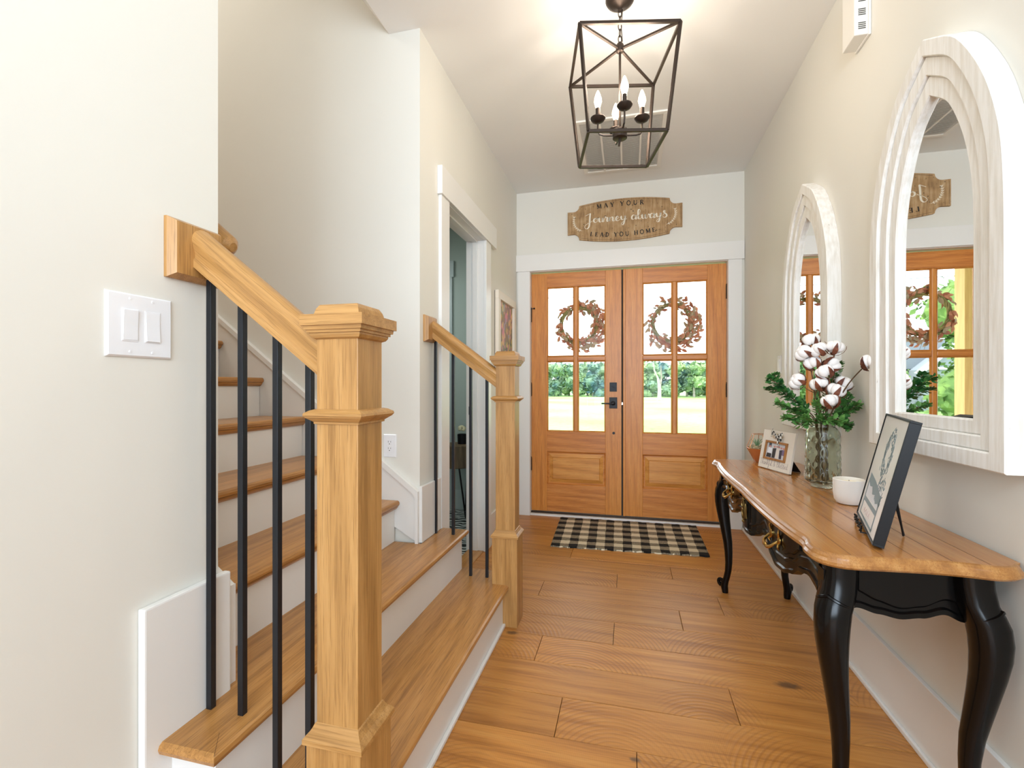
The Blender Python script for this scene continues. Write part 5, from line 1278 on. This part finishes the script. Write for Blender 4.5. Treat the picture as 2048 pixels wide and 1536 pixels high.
for i in range(70):
    a, r = rnd.random() * 2 * PI, rnd.random() ** .5 * 0.058; ms.sphere((cx_ + r * math.cos(a), cy_ + r * math.sin(a), TZ + 0.074 + rnd.uniform(0, 0.014)), rnd.uniform(0.005, 0.010), 5)
o = ms.build('moss', foliage('dry_moss', srgb(120, 96, 66), srgb(206, 186, 150), 0.9, 60), t); o['kind'] = 'stuff'
ap = MB()
for i in range(16):
    a = i * 2.4; rr = 0.012 + 0.028 * (i / 16); P = cr([(cx_ - 0.02, cy_, TZ + 0.085), (cx_ - 0.02 + rr * 0.5 * math.cos(a), cy_ + rr * 0.5 * math.sin(a), TZ + 0.110), (cx_ - 0.02 + rr * 1.1 * math.cos(a), cy_ + rr * 1.1 * math.sin(a), TZ + 0.140 - rr * 0.4)], 4)
    ap.tube(P, [0.0028 * (1 - j / len(P)) + 0.0003 for j in range(len(P))], 5)
ap.build('air_plant', foliage('air_plant_leaf', srgb(96, 134, 96), srgb(150, 176, 130), 0.6, 80), t, smooth=True)

# ------------------------------------------------------------------ wreaths on the outside of the doors
def make_leaf_mesh(name, mat):
    L, W_l = 0.056, 0.0135; vs_ = []
    for x, w_, z in ((0, 0.0, 0), (0.25, 0.8, 0.004), (0.55, 1.0, 0.006), (0.8, 0.6, 0.003), (1.0, 0.0, -0.003)):
        vs_ += [(x * L, -w_ * W_l, z), (x * L, 0, z - 0.002), (x * L, w_ * W_l, z)]
    f_ = []
    for i in range(4):
        A, B = i * 3, (i + 1) * 3; f_ += [(A, B, B + 1, A + 1), (A + 1, B + 1, B + 2, A + 2)]
    me = bpy.data.meshes.new(name); me.from_pydata(vs_, [], f_); me.validate(); me.materials.append(mat)
    for p in me.polygons: p.use_smooth = True
    return me
LM = [make_leaf_mesh('leaf', RUST), make_leaf_mesh('leaf', RUST2)]
def wreath(cx, cz, seed, label, heavy):
    rnd = random.Random(seed); y = YB + 0.045
    t = thing('wreath', (cx, y, cz), label, 'wreath', 'autumn wreaths on the front doors')
    Rw = 0.165
    for k in range(6):
        pts = []
        for i in range(41):
            a = 2 * PI * i / 40; r = Rw + 0.014 * math.sin(a * 5 + k * 1.05) + rnd.uniform(-.002, .002); pts.append((cx + r * math.cos(a), y + 0.012 * math.cos(a * 5 + k * 1.05), cz + r * math.sin(a)))
        MB().tube(pts, 0.0055, 6, caps=False).build('vine', VINE, t, smooth=True)
    tw = MB()
    for i in range(26):
        a = rnd.uniform(-2.3, 1.6); r = Rw + 0.01; d = a + rnd.uniform(0.2, 1.0); L = rnd.uniform(0.05, 0.12)
        p0 = Vector((cx + r * math.cos(a), y, cz + r * math.sin(a))); p1 = p0 + Vector((math.cos(d), rnd.uniform(-.3, .5), math.sin(d))) * L
        tw.tube([p0, p1], [0.002, 0.001], 5)
    tw.build('twigs', STEM, t)
    M0 = wm(t).inverted()
    for i in range(296):
        # denser on the lower right
        a = rnd.gauss(heavy, 1.25) if i % 3 else rnd.random() * 2 * PI
        w_ = 0.5 + 0.5 * math.cos(a - heavy); r = Rw + rnd.uniform(-0.030, 0.045 + 0.05 * w_)
        d = a + PI / 2 + rnd.uniform(-1.0, 0.8)
        if d > 0 and rnd.random() < .2: d += PI
        yy = y + rnd.uniform(-0.035, 0.03)
        o = bpy.data.objects.new('leaf', LM[0] if rnd.random() < 0.6 else LM[1]); COL.objects.link(o); o.parent = t
        sc = rnd.uniform(0.7, 1.25)
        o.matrix_parent_inverse = M0
        o.matrix_basis = Matrix.Translation((cx + r * math.cos(a), yy, cz + r * math.sin(a))) @ Matrix.Rotation(-d, 4, 'Y') @ Matrix.Rotation(rnd.uniform(-0.65, 0.65) + PI / 2, 4, 'X') @ Matrix.Rotation(rnd.uniform(-.5, .5), 4, 'Y') @ Matrix.Scale(sc, 4)
    # hook over the door top
    MB().tube([(cx, y - 0.01, cz + Rw - 0.01), (cx, y - 0.035, cz + Rw + 0.05)], 0.0015, 5).build('hook', BLACKMET, t)
wreath(-0.455, 1.770, 21, 'rust leafed grapevine wreath on the left front door beside the lever', -0.3)
wreath(0.375, 1.765, 22, 'rust leafed grapevine wreath on the right front door', -0.7)

# ------------------------------------------------------------------ side room seen through the doorway
BW = paint('bathroom_wall_paint', srgb(168, 180, 172), 0.7)
BX0 = -3.2
sbox('wall_bathroom_front', BW, BX0, XL - 0.12, 4.34, 4.44, -0.1, 2.8)
sbox('wall_bathroom_left', BW, BX0 - 0.1, BX0, YF + 0.1, 4.44, -0.1, 2.8)
sbox('wall_bathroom_back', BW, BX0, XL - 0.125, YF + 0.101, YF + 0.13, -0.1, 2.8)
sbox('ceiling_bathroom', CEIL, BX0, XL - 0.12, YF + 0.1, 4.44, 2.75, 2.85)
bf = sbox('floor_bathroom', plain('grout', srgb(150, 150, 146), 0.8), BX0, XL - 0.12, YF + 0.1, 4.36, -0.1, -0.008)
TM = tilemat()
for i in range(5):
    for j in range(6):
        x1 = XL - 0.125 - i * 0.203; y0 = 3.10 + j * 0.203
        MB().box(x1 - 0.2, x1, y0, min(y0 + 0.2, 4.338), -0.008, 0.0, b=0.001).build('tile', TM, bf)
sbox('baseboard_bathroom', plain('bathroom_trim', srgb(180, 190, 186), 0.4), BX0, XL - 0.12, 4.322, 4.3395, 0.0, 0.19, b=0.003)
t4 = struct('trim_4')
BT = plain('bathroom_casing', srgb(178, 190, 190), 0.4)
MB().box(-2.5, -1.655, 4.312, 4.3395, 2.262, 2.42, b=0.002).build('head_casing', BT, t4)
MB().box(-1.79, -1.672, 4.318, 4.3395, 0.19, 2.262, b=0.002).build('side_casing', BT, t4)
sl_ = thing('side_stool', (-1.53, 4.11, 0), 'round wooden drum table on black hairpin legs seen through the doorway', 'table')
SXc, SYc = -1.545, 4.13
MB().lathe([(0, 0.455), (0.148, 0.455), (0.155, 0.462), (0.155, 0.655), (0.148, 0.662), (0, 0.662)], (SXc, SYc, 0), 36).build('drum', wood('dark_stool_wood', dark=srgb(70, 56, 40), mid=srgb(112, 92, 66), light=srgb(138, 116, 86), axis='Z', rough=0.6), sl_, smooth=True)
for i in range(3):
    a = R(200) + i * 2 * PI / 3; c, s = math.cos(a), math.sin(a)
    for q in (-1, 1):
        px, py = -s * q * 0.045, c * q * 0.045
        MB().tube([(SXc + 0.105 * c + px, SYc + 0.105 * s + py, 0.456), (SXc + 0.145 * c, SYc + 0.145 * s, 0.005)], 0.005, 8).build('hairpin_leg', BLACKMET, sl_)
pt = thing('flower_pot', (SXc + 0.03, SYc + 0.02, 0.662), 'dark pot with a cream flower on the drum table past the doorway', 'plant')
MB().lathe([(0, 0.0), (0.042, 0.0), (0.046, 0.09), (0.042, 0.09), (0.04, 0.08), (0, 0.08)], (SXc + 0.04, SYc + 0.02, 0.663), 24).build('pot', MATBLACK, pt, smooth=True)
fb = MB(); rnd = random.Random(9)
for i in range(22):
    a, b = rnd.random() * 6.3, rnd.random() * 1.5; fb.sphere((SXc + 0.035 + 0.030 * math.cos(a) * math.cos(b), SYc + 0.02 + 0.030 * math.sin(a) * math.cos(b), 0.79 + 0.032 * math.sin(b)), 0.016, 6, (1, 1, .8))
fb.build('bloom', plain('cream_petal', srgb(220, 212, 176), 0.7), pt, smooth=True)

# ------------------------------------------------------------------ outdoors
gz = -0.32
g = MB().add([(-160, 4.6, gz), (160, 4.6, gz), (160, 260, gz), (-160, 260, gz)], [(0, 1, 2, 3)]).build('lawn', LAWN)
tag(g, 'bright mown grass field stretching from the porch to the trees', 'grass', kind='stuff')
sbox('porch_floor', plain('porch_concrete', srgb(188, 182, 172), 0.8), -6, 4, 4.44, 6.55, gz, -0.06)
sbox('ceiling_porch', plain('porch_ceiling', srgb(220, 214, 204), 0.8), -6, 4, 4.44, 6.75, 2.78, 2.95)
sbox('wall_house_front', plain('white_siding', srgb(226, 224, 220), 0.7), -6, -3.3, 4.3, 4.44, gz, 2.8)
POSTM = wood('cedar_post', dark=srgb(204, 150, 92), mid=srgb(220, 170, 110), light=srgb(230, 186, 128), axis='Z', rough=0.6)
pp = thing('porch_post', (-1.80, 6.25, -0.06), 'sunlit square wooden porch post reflected in the near arched mirror', 'post')
MB().box(-1.885, -1.715, 6.17, 6.34, -0.06, 2.78, b=0.004).build('post', POSTM, pp)
MB().box(-1.91, -1.69, 6.145, 6.365, -0.06, 0.12, b=0.004).build('base', POSTM, pp)
# house across the road, reflected in the mirror
hs = thing('far_house', (-15, 26, gz), 'grey gabled house beyond the lawn reflected in the near arched mirror', 'house')
HG = plain('grey_siding', srgb(128, 134, 142), 0.7); RFM = plain('grey_shingle', srgb(110, 116, 124), 0.8); HW = plain('white_house_trim', srgb(230, 230, 228), 0.6)
hx, hy = -17.5, 36.0
MB().box(hx - 7, hx + 5, hy, hy + 7, gz, 2.4).build('wall', HG, hs)
MB().prism([(hx - 7.5, 2.3), (hx + 5.5, 2.3), (hx + 3.0, 4.2), (hx - 5.0, 4.2)], 'Y', hy - 0.4, hy + 7.4).build('roof', RFM, hs)
MB().prism([(hx - 1.8, gz), (hx + 1.8, gz), (hx + 1.8, 2.2), (hx, 3.8), (hx - 1.8, 2.2)], 'Y', hy - 1.8, hy).build('gable', HG, hs)
gb = MB(); gb.prism([(hx - 2.2, 2.0), (hx - 1.9, 2.0), (hx, 3.75), (hx + 1.9, 2.0), (hx + 2.2, 2.0), (hx, 4.0)], 'Y', hy - 2.1, hy - 1.7); gb.box(hx - 1.7, hx + 1.7, hy - 1.95, hy - 1.8, 2.2, 2.35); gb.box(hx - 0.06, hx + 0.06, hy - 1.95, hy - 1.8, 2.3, 3.7); gb.build('gable_trim', HW, hs)
for dx in (-4.8, -1.0, 3.2):
    w_ = MB().box(hx + dx - 0.5, hx + dx + 0.5, hy - (1.84 if abs(dx) < 2 else 0.05), hy - (1.8 if abs(dx) < 2 else 0), 0.7, 1.9).build('window', HW, hs)
    MB().box(hx + dx - 0.42, hx + dx + 0.42, hy - (1.86 if abs(dx) < 2 else 0.07), hy - (1.84 if abs(dx) < 2 else 0.05), 0.78, 1.82).build('pane', plain('dark_pane', srgb(60, 70, 84), 0.2), w_)
# trees
def canopy(seed, R0, H, n=420, leaf=0.34, mat=TREEF):
    rnd = random.Random(seed); m = MB(); centres = []
    for i in range(9):
        a = rnd.random() * 6.28; rr = rnd.random() * R0 * 0.62; centres.append((rr * math.cos(a), rr * math.sin(a), H * rnd.uniform(0.06, 0.84), R0 * rnd.uniform(0.42, 0.62)))
    for c in centres:
        m.sphere(c[:3], c[3] * 0.8, 6, (1, 1, 0.9))
    for i in range(n):
        c = rnd.choice(centres); th, ph_2 = rnd.random() * 6.28, math.acos(rnd.uniform(-1, 1)); r = c[3] * rnd.uniform(0.75, 1.1)
        p = Vector((c[0] + r * math.sin(ph_2) * math.cos(th), c[1] + r * math.sin(ph_2) * math.sin(th), min(H, c[2] + r * math.cos(ph_2) * 0.9)))
        u = Vector((rnd.uniform(-1, 1), rnd.uniform(-1, 1), rnd.uniform(-1, 1))).normalized(); v = u.cross(Vector((rnd.uniform(-1, 1), rnd.uniform(-1, 1), rnd.uniform(-1, 1)))).normalized(); s = leaf * rnd.uniform(.5, 1.2)
        m.add([p - u * s, p + v * s * .6, p + u * s, p - v * s * .6], [(0, 1, 2, 3)])
    return m
protos = []
TL = []
def tree(x, y, H, R0, seed, mat, label, group, bark=BARK):
    t = thing('tree', (0, 0, 0), label, 'tree', group)
    c = canopy(seed, R0, H, mat=mat) if mat is TREEF else canopy(seed, R0, H, 2600, 0.13); c.v = [(a, b, max(z, 0.05)) for a, b, z in c.v]; c.build('foliage', mat, t)
    MB().tube([(0, 0, 0), (0.05, 0, H * .3), (0, 0.05, H * .6)], [0.16, 0.12, 0.06], 7).build('trunk', bark, t)
    t.location = (x, y, gz); return t
G1 = 'trees along the far edge of the field'
rnd = random.Random(4)
LB = 'hazy green tree in the row beyond the field'
pr3 = [tree(-13.0 + 2.7 * i, 68, 5.3 - 0.15 * i, 1.55, 31 + i, TREEF, LB, G1) for i in range(3)]
k = 3
for row, (y0, x0) in enumerate(((68, -13.0), (72.5, -11.6), (77, -13.3))):
    for i in range(3 if row == 0 else 0, 10):
        c = copy_tree(pr3[k % 3]); k += 1
        c.location = (x0 * (1 + 0.02 * row) + 2.7 * i * (1 + 0.06 * row), y0 + rnd.uniform(-.4, .4), gz); c.rotation_euler = (0, 0, rnd.uniform(0, 6)); c.scale = (1.12, 1.12, 1 + 0.05 * row)
G2 = 'green trees left of the porch seen in the near mirror'
for i, (x, y, H, R0) in enumerate(((-8.5, 17, 6.2, 1.9), (-12.5, 22, 6.4, 2.2), (-6.2, 24, 3.0, 1.3), (-12.0, 33, 5.0, 2.0))):
    tree(x, y, H, R0, 50 + i, TREEG, 'leafy tree left of the porch seen only in mirror reflections', G2)
tp = thing('bare_tree', (3.0, 50, gz), 'pale bare forked trunk standing in the field beyond the right door', 'tree')
MB().tube([(3.0, 50, gz), (3.02, 50, 0.9), (2.9, 50, 1.9)], [0.20, 0.17, 0.12], 8).build('trunk', BARK, tp)
MB().tube([(3.02, 50, 0.9), (3.2, 50, 2.0), (3.15, 50, 3.3)], [0.12, 0.09, 0.03], 7).build('branch', BARK, tp)
MB().tube([(2.9, 50, 1.9), (2.5, 50, 2.8), (2.45, 50, 3.6)], [0.10, 0.07, 0.03], 7).build('branch', BARK, tp)
for i, (z0, z1) in enumerate(((9.55, 8.75), (10.6, 10.3), (11.9, 12.05))):
    P = [(-40 + 8 * k, 40, z0 + (z1 - z0) * k / 10 - 0.5 * math.sin(PI * k / 10)) for k in range(11)]
    o = MB().tube(P, 0.022, 5).build('power_line', MATBLACK); tag(o, ['lowest', 'middle', 'topmost'][i] + ' thin power line crossing the white sky beyond the doors', 'power line', 'power lines')
